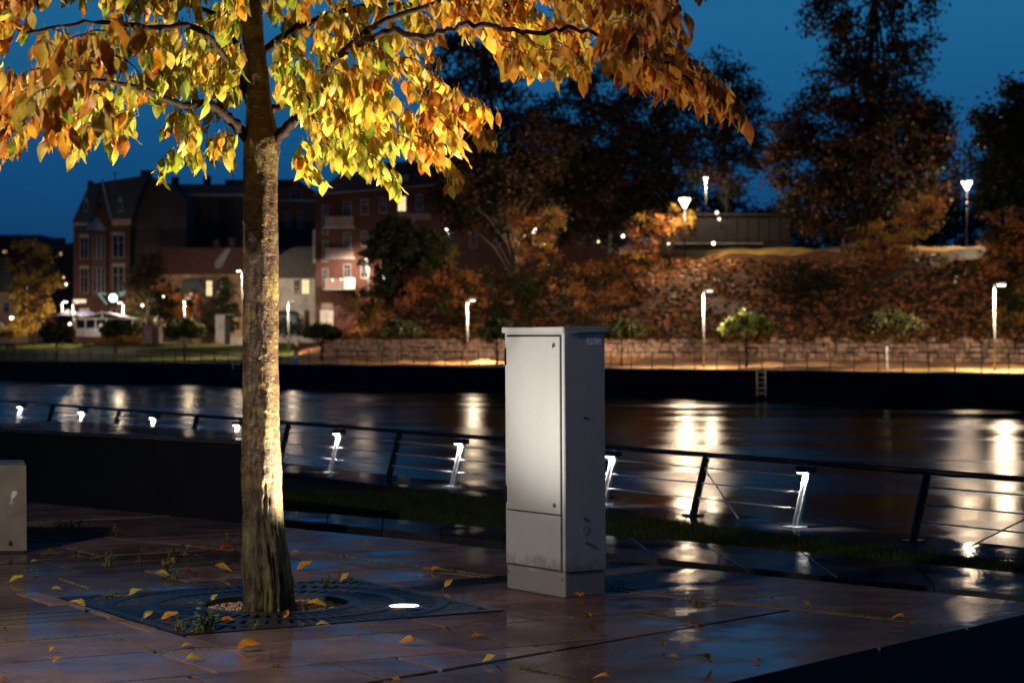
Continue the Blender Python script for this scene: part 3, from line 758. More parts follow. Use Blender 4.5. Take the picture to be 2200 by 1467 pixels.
def tone(px, py):
    """material index by place: limes low round the trunk, amber and rust out on the right and front left"""
    r = rl.random()
    if px > 1330: w_ = (.0, .0, .08, .56, .22, .14)
    elif px > 1150: w_ = (0, .05, .42, .42, .09, .02)
    elif px > 880: w_ = (.02, .06, .47, .36, .08, .01)
    elif px > 640: w_ = (.10, .20, .45, .20, .05, 0) if py < 250 else (.16, .40, .38, .06, 0, 0)
    elif px > 350: w_ = (.24, .32, .30, .11, .03, 0)
    elif px > 150: w_ = (.20, .26, .28, .20, .06, 0)
    else: w_ = (.08, .10, .24, .42, .12, .04)
    k = 0
    for i, q in enumerate(w_):
        k += q
        if r < k: return i
    return 2
def spray(px, py, d, n=9, length=70, ang=None, size=.085, force=None):
    """a drooping twig with leaves hanging along it; starts at the given picture place in the tree's own depth"""
    a = ang if ang is not None else rl.uniform(0, 6.283)
    p = Pd(px, py, d); L_ = length/F*TY; dirv = Vector((math.cos(a), math.sin(a)*.8, rl.uniform(-.1, .35))).normalized(); pts = [p]
    for i in range(5):
        dirv = (dirv + Vector((0, 0, -.28))).normalized(); pts.append(pts[-1]+dirv*L_/5)
    twig_mb.tube(pts, [.0032, .003, .0026, .0022, .0018, .0012], 4, cap=False)
    for i in range(n):
        f = (i+.6)/n*5; k = min(int(f), 4); q = pts[k].lerp(pts[k+1], f-k); sd = Vector((rl.gauss(0, .012), rl.gauss(0, .012), rl.gauss(0, .004)))
        mi = force if force is not None else tone(px, py)
        hang_leaf(q+sd, size*rl.uniform(.58, 1.25), mi, dirv*.5, rl.uniform(.55, 1.0))
    return pts
# canopy regions: picture polygons (2200-px frame), number of sprays, depth range about the trunk
REG = [
 ([(0,-40),(110,-40),(130,60),(60,110),(40,200),(0,230)], 26, (-1.2,.6)),
 ([(0,190),(60,170),(110,240),(40,300),(0,290)], 14, (-.8,.4)),
 ([(60,90),(170,70),(240,150),(250,260),(130,300),(90,210)], 28, (-1.2,.3)),
 ([(150,60),(350,30),(360,170),(300,250),(190,280),(150,180)], 40, (-1.0,.5)),
 ([(130,250),(290,220),(300,255),(200,305),(140,295)], 16, (-.9,.2)),
 ([(200,-50),(530,-50),(530,140),(420,150),(330,120),(230,60)], 62, (-.8,.8)),
 ([(340,110),(520,90),(525,170),(480,200),(430,180),(350,190)], 26, (-.5,.5)),
 ([(375,225),(430,225),(425,320),(385,340)], 10, (-.5,-.1)),
 ([(455,150),(525,170),(520,200),(470,210)], 5, (-.2,.2)),
 ([(455,260),(515,270),(505,320),(465,310)], 6, (-.3,.2)),
 ([(560,-50),(920,-50),(900,60),(900,150),(700,190),(590,200)], 82, (-.7,.9)),
 ([(600,150),(900,120),(1010,200),(960,240),(780,260),(620,230)], 58, (-.6,.7)),
 ([(640,230),(960,210),(940,300),(800,300),(660,270)], 38, (-.5,.5)),
 ([(615,300),(660,300),(655,360),(625,360)], 4, (-.2,.2)),
 ([(660,270),(740,290),(745,320),(680,320)], 7, (-.3,.3)),
 ([(730,290),(800,320),(820,375),(770,370)], 9, (-.3,.1)),
 ([(820,290),(950,290),(950,325),(860,310)], 9, (-.2,.3)),
 ([(940,200),(1020,220),(1010,245),(950,255)], 6, (-.3,.3)),
 ([(1020,240),(1065,245),(1060,290),(1010,290)], 4, (1.6,2.4)),
 ([(940,310),(990,330),(980,370),(950,360)], 4, (1.6,2.4)),
 ([(900,-50),(1330,-50),(1320,60),(1200,90),(1020,50),(930,20)], 74, (-1.3,.9)),
 ([(1020,60),(1200,70),(1200,120),(1100,120),(1040,90)], 22, (-1.3,-.2)),
 ([(1240,-50),(1440,-50),(1430,40),(1400,110),(1280,90)], 36, (-1.5,-.4)),
 ([(1290,80),(1400,90),(1440,150),(1370,170),(1300,120)], 20, (-1.45,-1.0)),
 ([(1400,100),(1470,110),(1560,200),(1540,220),(1440,170)], 13, (-1.45,-1.2)),
 ([(-150,-520),(1500,-520),(1500,-40),(-150,-40)], 520, (-1.8,1.2)),
 ([(-400,-300),(0,-200),(0,200),(-350,200)], 50, (-1.6,.8)),
]
def inpoly(x, y, p):
    c = False; j = len(p)-1
    for i in range(len(p)):
        if (p[i][1] > y) != (p[j][1] > y) and x < (p[j][0]-p[i][0])*(y-p[i][1])/(p[j][1]-p[i][1])+p[i][0]: c = not c
        j = i
    return c
for poly, n, (d0, d1) in REG:
    n = int(n*(1.15 if poly[0][1] > -300 else 1))
    xs = [q[0] for q in poly]; ys = [q[1] for q in poly]; k = 0
    while k < n:
        x, y = rl.uniform(min(xs), max(xs)), rl.uniform(min(ys), max(ys))
        if not inpoly(x, y, poly): continue
        k += 1; spray(x, y, rl.uniform(d0, d1), rl.randint(6, 11), rl.uniform(35, 80), ang=(0 if x > 560 else math.pi)+rl.uniform(-1.6, 1.6))
# drooping ends seen against the sky
for px, py, d, an, n, ln_ in ((1480,150,-1.4,-.2,8,110),(1420,120,-1.4,0,9,100),(1190,110,-1.2,0,9,80),(1500,200,-1.4,.1,7,80),(960,210,-.2,0,10,80),(800,350,-.1,.2,9,90),(900,300,-.1,0,8,80),(40,290,-.7,3,8,80),(110,230,-1.0,3,9,80),
   (200,265,-1.0,3.2,9,70),(400,330,-.4,3,9,70),(480,300,-.1,3,8,50),(630,345,0,0,6,40),(1300,110,-1.4,.2,9,70)):
    spray(px, py, d, n, ln_, an)
# nearer boughs at the front left and right (out of focus)
for i in range(26):
    spray(rl.uniform(60, 250), rl.uniform(40, 230), rl.uniform(-3.2, -2.4), 7, 70, size=.085, force=rl.choice((3, 3, 3, 2, 2, 4)))
for i in range(12):
    spray(rl.uniform(1290, 1430), rl.uniform(-20, 110), rl.uniform(-3.0, -2.3), 6, 60, size=.085, force=rl.choice((3, 4, 4)))
o = obj('twigs', twig_mb, M['twig'], cherry); o['kind'] = 'stuff'
# the 300 leaves that show largest are single parts; the rest are one joined part
def vis(mx):
    p = mx.translation; px = 1100+p.x/p.y*F; py = 713+(HC-p.z)/p.y*F
    return 0 < px < 2200 and 4 < py < 700
sc_ = []
for i, (mx, va, mi) in enumerate(leaves):
    p = mx.translation
    if vis(mx):
        nrm = mx.col[2].xyz.normalized(); sc_.append((abs(nrm.y)*mx.col[1].xyz.length/p.y + (.003 if p.y < TY-.3 else 0), i))
sc_.sort(reverse=True); singles = set(i for _, i in sc_[:299])
vsA, fsA, msA, uvA = [], [], [], []
for i, (mx, va, mi) in enumerate(leaves):
    if i in singles:
        q = link(D.objects.new('leaf', leaf_data(va, mi))); q.parent = cherry; q.matrix_local = Matrix.Translation(-Vector(cherry.location)) @ mx
        continue
    vs, fs, uv = LV[va]; o_ = len(vsA); A4 = np.array(mx); vv = np.array(vs) @ A4[:3, :3].T + A4[:3, 3]
    vsA.extend(vv.tolist()); fsA.extend([tuple(k+o_ for k in f) for f in fs]); msA.extend([mi]*len(fs)); uvA.extend([uv[k] for f in fs for k in f])
me = D.meshes.new('foliage'); me.from_pydata((np.array(vsA)-np.array(cherry.location)).tolist(), [], fsA)
for m_ in LEAF: me.materials.append(m_)
me.polygons.foreach_set('material_index', msA); me.polygons.foreach_set('use_smooth', [True]*len(fsA))
ul = me.uv_layers.new(); ul.data.foreach_set('uv', [c for q in uvA for c in q])
fo = link(D.objects.new('foliage', me)); fo.parent = cherry; fo['kind'] = 'stuff'

# ================================================================== CABINET
CA = math.radians(33); ca = Vector((-math.sin(CA), math.cos(CA), 0)); cb = Vector((math.cos(CA), math.sin(CA), 0))
CB = G(1215, 1284)       # near corner of the plinth
WC, DC, HT = .515, .235, 1.275
cabinet = thing('utility_cabinet', tuple(CB), 'tall grey metal utility cabinet standing on the wet paving', 'cabinet')
def cbox(a0, a1, b0, b1, z0, z1, bev=.003):
    """box in cabinet axes: a along the door, b along the side, from the near corner"""
    bm = bmesh.new(); bmesh.ops.create_cube(bm, size=1)
    for v in bm.verts:
        a = a0+(a1-a0)*(v.co.x+.5); b = b0+(b1-b0)*(v.co.y+.5); z = z0+(z1-z0)*(v.co.z+.5); v.co = CB+ca*a+cb*b+Vector((0,0,z))
    bmesh.ops.recalc_face_normals(bm, faces=bm.faces)
    if bev: bmesh.ops.bevel(bm, geom=bm.edges[:], offset=bev, segments=2, affect='EDGES')
    mb = MB(); mb.add([v.co.copy() for v in bm.verts], [[v.index for v in f.verts] for f in bm.faces]); bm.verts.ensure_lookup_table()
    bm.free(); return mb
def cyl_on(a, b, z, nrm, r, l, n=16):
    c = CB+ca*a+cb*b+Vector((0,0,z)); mb = MB(); mb.tube([c, c+nrm*l], [r, r*.9], n, smooth=False); return mb
NF = -cb; NS = -ca       # outward normals of the door face and the side face
zp = .118
obj('plinth', cbox(.004, WC-.004, .004, DC-.004, 0, zp-.003), M['cab'], cabinet)
obj('body', cbox(0, WC, 0, DC, zp, HT-.028), M['cab'], cabinet)
obj('roof_cap', cbox(-.012, WC+.012, -.012, DC+.012, HT-.030, HT, .004), M['cab'], cabinet)
zs = .385
obj('door_seal', cbox(.022, WC-.018, -.0022, .01, zp+.004, HT-.040, 0), M['cab_gap'], cabinet)
door = obj('door', cbox(.028, WC-.024, -.008, .004, zs+.004, HT-.046, .002), M['cab'], cabinet)
obj('lower_panel', cbox(.028, WC-.024, -.008, .004, zp+.008, zs-.003, .002), M['cab'], cabinet)
for z in (HT-.09, zs+.045):
    lk = cyl_on(.075, -.008, z, NF, .012, .004); obj('lock', lk, M['steel'], door)
    obj('lock_pin', cyl_on(.075, -.012, z, NF, .0055, .002), M['dark_steel'], door)
for z in (HT-.145, zs+.075):
    obj('hinge', cbox(WC-.016, WC-.008, -.010, .0, z-.04, z+.04, .002), M['dark_steel'], cabinet)
for a in (.03, WC-.02): obj('screw', cyl_on(a, .004, .082, NF, .008, .004, 12), M['steel'], cabinet)
for z, b in ((.845, .115), (.365, .115)): obj('screw', cyl_on(0, b, z, NS, .006, .003, 12), M['dark_steel'], cabinet)
obj('screw', cyl_on(0, .115, .255, NS, .009, .008, 12), M['steel'], cabinet)
M['knock'] = simple('duller knockout disc', (.24, .24, .245), .6, scale=60, bs=.4)
obj('knockout_disc', cyl_on(0, .115, .315, NS, .026, .0012, 28), M['knock'], cabinet)
# rating label near the top of the side: two columns of fine print (the code square is left out)
M['label'] = simple('silver label', (.8, .8, .86), .5, scale=30, bs=0); M['ink'] = simple('label ink', (.01, .01, .015), .6, scale=30, bs=0)
lab = obj('rating_label', cbox(-.001, .001, .130, .215, HT-.088, HT-.040, 0), M['label'], cabinet)
mb = MB()
def ink(b0, b1, z0, z1):
    q = [CB+ca*-.0016+cb*b+Vector((0,0,HT-z)) for b, z in ((b0,z1),(b1,z1),(b1,z0),(b0,z0))]; mb.quad(*q)
ink(.134, .144, .045, .049)
rk = random.Random(2)
for (b, e, z) in ((.158,.168,.0445),(.170,.186,.0445),(.189,.196,.0445),(.160,.172,.050),(.134,.140,.063),(.141,.148,.063),(.134,.142,.068),(.144,.156,.068),(.158,.172,.068),(.134,.146,.076),(.134,.143,.080),(.144,.149,.080),(.160,.174,.084)):
    x = b
    while x < e: wq = rk.uniform(.001, .0025); ink(x, x+wq, z, z+.0022); x += wq+.0008
for z in (.046, .051, .056, .068, .074): ink(.206, .210, z, z+.003)
obj('fine_print', mb, M['ink'], lab)

# ================================================================== GALVANISED BOX AND BLACK WALL ON THE LEFT
bx = G(57, 1187); box = thing('galvanised_box', tuple(bx), 'stained grey galvanised box bench cut off at the left edge of the plaza', 'box bench')
fd = Vector((-1, .04, 0)).normalized(); sd = Vector((-.25, 1, 0)).normalized(); zt_ = .505
mb = MB(); q = [bx, bx+fd*1.6, bx+fd*1.6+sd*.5, bx+sd*.5]; mb.prism([tuple(a[:2]) for a in q], .012, zt_, bev=.004); obj('body', mb, M['galv'], box)
mb = MB(); mb.prism([tuple((a+(Vector((sum(p.x for p in q)/4, sum(p.y for p in q)/4, 0))-a)*.02)[:2]) for a in q], 0, .012); obj('base_shadow_gap', mb, M['cab_gap'], box)  # solid black strip puts in the shade under the box
c = bx+fd*.095+Vector((0, 0, .055)); mb = MB(); mb.tube([c, c+Vector((0, -.014, 0))], [.014, .011], 6); obj('bolt', mb, M['dark_steel'], box)
wl = thing('low_black_wall', tuple(G(300, 1100)), 'low black wall with a wet flat top behind the left plaza edge', 'wall')
fdir = (FE[1]-FE[0]).normalized(); fn = Vector((-fdir.y, fdir.x, 0)); fn = fn if fn.y > 0 else -fn
a0 = FE[0]-fdir*1.4+fn*.05; a1 = G(566, 1119)+fn*.05
a1b = a1*(1+1.02/a1.length); mb = MB(); q = [a0, a1, a1b, a0+fn*1.15]; mb.prism([tuple(p[:2]) for p in q], -.36, .50); obj('body', mb, M['black_wall'], wl)
mb = MB(); q2 = [a0-fn*.02, a1+fdir*.02-fn*.02, a1b+fdir*.02, a0+fn*1.17]; mb.prism([tuple(p[:2]) for p in q2], .502, .53, bev=.004); obj('coping', mb, M['walk'], wl)

# ================================================================== QUAY RAILING with lamps
rail = thing('quay_railing', tuple(RB), 'low leaning steel railing with cables and small lamps along the near quay', 'railing')
# posts: base position measured along the line, lit ones carry a lamp
def k_at(px, py): q = G(px, py, zl); return (q-RB).dot(rd)
K = {0: True}
kk = [k_at(px, py) for px, py in ((710,1015),(845,1031),(970,1046),(1490,1103),(1705,1130),(1965,1163))]
step = (kk[-1]-kk[0])/7.0
posts = [(kk[0]+step*i, (i % 2 == 0)) for i in range(-22, 11)]
RH = .47; lean = rn*.135
def rtop(k, f=1.0, off=0): b = RP(k, 0, zl); return b + lean*f + Vector((0, 0, RH*f+off))
lens_m = emit('lamp strip', (1, .95, .86), 22)
NP = len(posts)
for i, (k, lit) in enumerate(posts):
    b = RP(k, 0, zl); t = rtop(k); ax = (t-b).normalized()
    mb = MB(); Mx = Matrix((rd, ax.cross(rd), ax)).transposed()
    mb.box((b+t)/2, (.018, .062, (t-b).length), Mx); mb.box((b+t)/2+rd*.0, (.05, .012, (t-b).length*.98), Mx)
    mb.box(b+Vector((0,0,.006)), (.13, .13, .012), Matrix((rd, Vector((-rd.y, rd.x, 0)), Vector((0,0,1)))).transposed())
    obj('post', mb, M['lit_steel' if lit else 'dark_steel'], rail, origin=b)  # posts with a lamp get pale steel for its light, others dark
    if lit:
        hp = t + Vector((0,0,-.03)) - rn*.03
        mb = MB(); mb.box(hp, (.115, .11, .045), Matrix((rd, Vector((-rd.y, rd.x, 0)), Vector((0,0,1)))).transposed())
        h = obj('lamp_head', mb, M['dark_steel'], rail, origin=hp)
        lp = hp - rn*.035 + Vector((0,0,-.026)); mb = MB(); mb.box(lp, (.085, .035, .006), Matrix((rd, Vector((-rd.y, rd.x, 0)), Vector((0,0,1)))).transposed()); obj('lens', mb, lens_m, h)
        if PXc(b) < 2230: spot('rail_lamp', lp+Vector((0,0,-.012)), lp+Vector((0,0,-1))+rn*.28, 28, (1, .95, .86), 120, .7, .02, h)
mb = MB(); mb.tube([rtop(posts[0][0]-.5, 1, .02), rtop(posts[-1][0]+.5, 1, .02)], .021, 12); obj('handrail', mb, M['dark_steel'], rail, origin=rtop(0))
gapk = (posts[24+2][0], posts[27][0])
def find(px): return min(range(NP), key=lambda i: abs(PXc(RP(posts[i][0]))-px))
iA, iB = find(1705), find(1965)
for f in (.30, .56, .82):
    for k0, k1 in ((posts[0][0], posts[iA][0]-.16), (posts[iB][0], posts[-1][0])):
        mb = MB(); mb.tube([rtop(k0, f), rtop(k1, f)], .0062, 6); obj('cable', mb, M['lit_steel'], rail, origin=rtop((k0+k1)/2, f))
    mb = MB(); k = posts[iA][0]; mb.tube([rtop(k, f), rtop(k-.12, f)], .007, 8); mb.ball(rtop(k-.13, f), .012); mb.ball(rtop(k-.155, f), .010); mb.tube([rtop(k-.155, f), rtop(k-.20, f, -.012)], .004, 6)
    obj('turnbuckle', mb, M['steel'], rail, origin=rtop(k, f))
for i0, sg in ((find(1490), 1), (iB, 0)):
    k = posts[i0][0]
    a, b = (rtop(k, .82), rtop(k+.62, .0, .02)) if sg else (rtop(k+step*.45, 0, .02), rtop(k+step*1.05, .85))
    mb = MB(); mb.tube([a, b], .006, 8); obj('brace_rod', mb, M['lit_steel'], rail, origin=a)

# street lamp standing just outside the picture on the left; it lights the plaza as in the photograph
klp = Vector((-4.8, 6.45, 0)); kl = thing('street_lamp', tuple(klp), 'slim dark street lamp at the front left of the plaza, outside the picture', 'street lamp')
mb = MB(); mb.tube([klp, klp+Vector((0,0,3.4))], [.055, .04], 12); mb.tube([klp, klp+Vector((0,0,.02))], .1, 16); obj('pole', mb, M['dark_steel'], kl)
mb = MB(); mb.box(klp+Vector((.18, .05, 3.42)), (.5, .16, .06)); obj('lamp_head', mb, M['dark_steel'], kl)
mb = MB(); mb.box(klp+Vector((.25, .05, 3.384)), (.3, .12, .01)); obj('lens', mb, emit('street lamp lens', (1, .84, .62), 12), kl)
spot('street_light', klp+Vector((.25, .05, 3.35)), Vector((-.6, 10.6, .9)), 1250, (1, .88, .76), 95, .6, .08, kl)

# ================================================================== FALLEN LEAVES
# px, py, length in picture pixels, colour, yaw, tilt, label
FL = [(168,1309,36,2,.3,.5,'bright yellow fallen leaf arched on the clinkers left of the grate'),
(35,1248,30,2,.2,.2,'pale yellow fallen leaf beside the galvanised box base'),(73,1206,14,2,.1,.3,'tiny yellow fallen leaf right of the box corner'),
(122,1268,22,2,.0,.2,'small yellow leaf on the slab at the left tip of the grate'),(10,1360,18,4,1,.6,'rust curled leaf at the left picture edge'),
(110,1400,18,2,.8,.6,'cream curled leaf above the orange one at lower left'),(122,1424,24,4,.4,.5,'orange curled leaf at lower left below the cream one'),
(5,1462,22,4,.1,.1,'rust leaf flat in the bottom left corner'),(318,1330,26,2,.5,.6,'folded yellow leaf on the front left rim of the grate'),
(365,1328,36,3,.2,.15,'peach leaf lying across the grate slots left of the weeds'),(490,1332,28,3,.1,.1,'narrow amber leaf on the front slots of the grate'),
(350,1347,16,4,.6,.5,'small rust leaf on the front left corner of the grate'),(290,1279,30,2,.3,.4,'yellow leaf with upright stalk on the back left of the grate'),
(349,1237,30,2,.1,.3,'golden leaf on the slab behind the left half of the grate'),(403,1231,20,5,.6,.6,'red curled leaf behind the grate left of the trunk'),
(475,1227,44,2,.0,.15,'long yellow leaf with upright stalk left of the trunk'),(484,1183,34,5,.1,.3,'crimson leaf left of the trunk on the setts'),
(413,1177,16,4,.1,.2,'small orange leaf on the setts left of the crimson one'),(488,1266,26,2,.4,.4,'yellow leaf at the gravel edge left of the trunk'),
(460,1292,20,2,.4,.7,'cream leaf standing on the gravel left of the trunk'),(400,1389,22,3,.0,.3,'peach leaf with stalk below the front corner of the grate'),
(415,1418,34,2,.3,.4,'yellow curled leaf on the lichen slab below the grate'),(533,1396,50,3,.25,.3,'large orange leaf on the brown slab left of the trunk reflection'),
(615,1330,22,3,.9,.8,'orange leaf standing in the trunk reflection'),(694,1345,30,2,.15,.3,'yellow leaf on the front edge of the grate right of the trunk'),
(682,1306,40,2,.0,.15,'yellow leaf at the right foot of the trunk'),(742,1251,26,2,.3,.5,'bright yellow leaf on the back rim of the grate'),
(725,1243,20,5,1.2,.8,'pink curled leaf beside the yellow one at the back of the grate'),(655,1223,34,3,.2,.3,'orange folded leaf right of the trunk'),
(634,1188,18,3,.1,.3,'peach leaf behind the trunk on the right'),(740,1202,14,4,1.3,.8,'salmon leaf standing on the moss joint right of the trunk'),
(919,1227,24,4,.1,.2,'salmon leaf of the touching pair behind the uplight'),(936,1225,22,3,.2,.3,'orange leaf of the touching pair behind the uplight'),
(886,1241,20,3,.0,.1,'flat amber sliver behind the uplight'),(907,1240,12,4,.3,.6,'tiny orange leaf under the touching pair'),
(964,1263,26,2,.6,.6,'yellow leaf with weed tuft between grate and cabinet'),(875,1385,36,3,.1,.2,'amber leaf with raised stalk below the uplight'),
(962,1359,20,4,1.0,.7,'orange leaf standing below the right tip of the grate'),(1025,1369,28,4,.1,.2,'thin orange leaf on the joint left of the cabinet reflection'),
(767,1366,16,5,.0,.2,'dark red leaf on the joint below the grate'),(1052,1422,32,2,.1,.15,'flat yellow leaf on the lower middle joint'),
(852,1463,22,3,.1,.3,'amber leaf cut by the bottom edge'),(1073,1448,26,5,.9,.6,'salmon leaf near the bottom middle'),
(1155,1288,18,5,.0,.15,'dark leaf at the front foot of the cabinet'),(1193,1305,14,5,.0,.2,'small red leaf in front of the cabinet corner'),
(1265,1331,22,3,1.3,.9,'orange leaf standing upright right of the cabinet'),(1267,1364,38,3,.3,.5,'large ribbed orange leaf below the cabinet corner'),
(1426,1392,16,3,1.2,.8,'small orange leaf standing on the right slabs'),(1447,1413,26,3,.0,.2,'orange leaf lying flat on the right slabs'),
(1517,1430,38,3,.6,.6,'golden folded leaf near the lower right edge'),(1627,1420,20,5,.1,.4,'pink curled leaf at the lower right edge'),
(1295,1457,30,3,.1,.3,'amber leaf at the bottom below the cabinet'),(1539,1275,14,4,1.3,.6,'small rust leaf by the puddle left of its twin'),
(1622,1265,16,4,1.3,.6,'small rust leaf by the puddle right of its twin'),(1658,1288,14,5,.0,.2,'tiny red leaf on the far right slab'),
(1734,1304,26,2,.0,.3,'yellow leaf with pink stalk on the far right joint'),(1932,1329,26,3,.0,.2,'lone yellow leaf on the joint at far right'),
(1245,1283,22,4,.1,.4,'brown leaf at the cabinet side foot'),(1250,1281,14,3,.4,.4,'tan leaf at the cabinet side foot behind the brown one')]
rf = random.Random(9)
for i, (px, py, L_, mi, yaw, tilt, lbl) in enumerate(FL):
    g = G(px, py+3); size = L_*1.08/F*g.y; va = rf.randrange(6)
    vs, fs, uv = LV[va]; fl_ = rf.choice((0, math.pi)); ya = yaw+fl_; R_ = Matrix.Rotation(-math.pi/2+ya, 3, 'Z') @ Matrix.Rotation(tilt*1.0+.1, 3, 'X') @ Matrix.Rotation((1 if fl_ == 0 else -1)*(.22+.75*tilt+rf.uniform(-.1,.2)), 3, 'Y')
    cup = .5+tilt*.9
    pts = [R_ @ Vector((v[0]*1.05, v[1]-.5, v[2]*1.4 + cup*(v[0]**2)*2.2)) * size for v in vs]; zm = min(p.z for p in pts)
    me = D.meshes.new('fallen_leaf'); me.from_pydata([(p.x, p.y, p.z-zm) for p in pts], [], fs); ul = me.uv_layers.new()
    for l in me.loops: ul.data[l.index].uv = uv[l.vertex_index]
    me.materials.append(LEAF[mi]); me.polygons.foreach_set('use_smooth', [True]*len(fs))
    o = link(D.objects.new('fallen_leaf', me)); o.location = (g.x, g.y, .0035); tag(o, lbl, 'fallen leaf', 'fallen leaves on the plaza')

# ================================================================== WEEDS
M['weed'] = simple('weed leaf', (.10, .13, .02), .5, var=.6, scale=40, bs=0); M['weed2'] = simple('dry weed', (.16, .10, .03), .6, var=.5, scale=40, bs=0)
def weed(px, py, wpx, hpx, n, lbl, green=.7, z=0.0):
    g = G(px, py, z); wm = wpx/F*g.y; hm = hpx/F*g.y; mb = MB()
    for _ in range(n):
        a = rf.uniform(0, 6.283); r_ = rf.random()**.7*wm*.5*(.3 if n <= 20 else .7); b = g+Vector((math.cos(a)*r_, math.sin(a)*r_*1.6, 0)); mi = 0 if rf.random() < green else 1
        h = hm*rf.uniform(.35, 1.1); ln_ = Vector((rf.gauss(0, .4), rf.gauss(0, .4), 1))*h; wv = Vector((math.cos(a+1.5), math.sin(a+1.5), 0))*h*.05
        mb.add([b-wv, b+wv, b+ln_*.6+wv*.6, b+ln_, b+ln_*.6-wv*.6], [(0,1,2,4),(4,2,3)], mi)
        for k in range(3):
            q = b+ln_*rf.uniform(.25, 1); e = Vector((rf.gauss(0,1), rf.gauss(0,1), rf.uniform(-.2,.9))).normalized()*max(.008, h*.38); s_ = e.cross(Vector((0,0,1)))*.42
            mb.add([q, q+e*.45+s_, q+e, q+e*.45-s_], [(0,1,2,3)], mi)
    for _k in range(10): aa = _k*.628; q_ = g+Vector((math.cos(aa)*wm*.42, math.sin(aa)*wm*.6, 0)); mb.tube([g+Vector((0,0,.002)), g.lerp(q_, .5)+Vector((0,0,.006)), q_+Vector((0,0,.003))], [.0022, .0016, .0008], 4, 1, cap=False)
    tag(obj('weed_tuft', mb, [M['weed'], M['weed2']], origin=g), lbl, 'weed', 'weeds in the joints and grate')
WD = [(90,1128,120,12,46,.3,'dry weed row along the far joint right of the box'),(150,1142,90,26,40,.35,'tall dark weed cluster right of the box'),(215,1150,90,22,40,.35,'wide dark weed cluster on the far joint'),
(110,1190,60,14,16,.4,'low weed on the slabs near the box corner'),(165,1196,40,20,16,.5,'spiky weed tuft on the setts'),(232,1215,44,28,24,.6,'green weed tuft in the middle of the setts'),(205,1200,30,18,12,.4,'small brown weed left of the green tuft'),
(312,1182,26,18,16,.3,'dry weed knot on the far slabs'),(300,1207,24,14,12,.6,'low weed in the setts centre'),(370,1200,34,26,20,.6,'green weed tuft left of the crimson leaf'),(395,1192,30,26,14,.6,'weed tuft touching the green one'),
(355,1232,30,34,16,.2,'brown upright weed behind the golden leaf'),(378,1243,46,18,24,.6,'mossy weed beside the golden leaf'),(450,1180,30,14,12,.3,'dry weed by the crimson leaf'),(75,1238,26,16,12,.7,'green weed near the left edge'),
(488,1172,24,28,10,.2,'dry stalk beside the trunk on the left'),(245,1280,80,14,34,.8,'bright weed row on the back left of the grate'),(318,1272,36,14,16,.8,'green weed on the back rim of the grate'),
(385,1352,50,24,26,.95,'leafy green weed at the front left of the grate'),(420,1358,50,20,26,.95,'low green weed joining the front left ones'),(445,1350,50,44,44,.95,'tall leafy weed on the front of the grate'),
(548,1352,20,22,12,1,'small green weed in the trunk reflection'),(706,1258,36,22,24,.9,'green weed beside the pink leaf'),(745,1246,40,16,24,.8,'green weed behind the bright yellow leaf'),(648,1345,14,14,8,1,'little green weed on the front slots'),
(958,1258,18,16,10,.9,'green tuft behind the yellow leaf by the cabinet'),(1495,1302,54,22,30,.4,'weed clump in the puddle joint right of the cabinet'),(1400,1318,40,6,10,.5,'flat moss tuft on the right cross joint'),
(1283,1320,12,8,6,.8,'tiny green weed on the joint right of the cabinet'),(640,1305,50,12,24,.9,'grassy tuft at the right foot of the trunk'),(590,1432,30,8,14,.9,'low moss tuft in the trunk reflection at the bottom'),(420,1297,60,10,10,.5,'sparse weed on gravel left of the trunk')]
for px, py, a, b, n, gr, lbl in WD: weed(px, py, a, b, n, lbl, gr)
# moss lines in joints (thin crumbs)
mb = MB()
for (x0,y0,x1,y1,n) in ((700,1191,1065,1238,260),(1310,1262,2075,1348,420),(340,1166,520,1183,60),(255,1367,345,1403,110),(345,1403,560,1385,60),(700,1424,840,1466,60),(760,1337,850,1360,60),(1000,1350,1090,1388,60),(1100,1300,1090,1296,2),(1120,1435,1280,1467,110),(125,1243,190,1264,70),(0,1380,250,1360,80),(240,1325,330,1350,60),(1350,1293,1460,1318,40),(1400,1318,1520,1342,40)):
    for k in range(n):
        f = rf.random(); g = G(x0+(x1-x0)*f+rf.gauss(0,1.5), y0+(y1-y0)*f+rf.gauss(0,.8)); s_ = rf.uniform(.002,.006)
        mb.add([g+Vector((s_,0,0)), g+Vector((-s_,0,0)), g+Vector((0,s_*1.4,0)), g+Vector((0,0,s_*1.3))], [(0,2,3),(2,1,3),(1,0,3)], 0 if rf.random() < .45 else 1)
tag(obj('joint_moss', mb, [M['weed'], M['weed2']], origin=(0,10,0)), 'moss and grit crumbs along the paving joints', 'moss', kind='stuff')

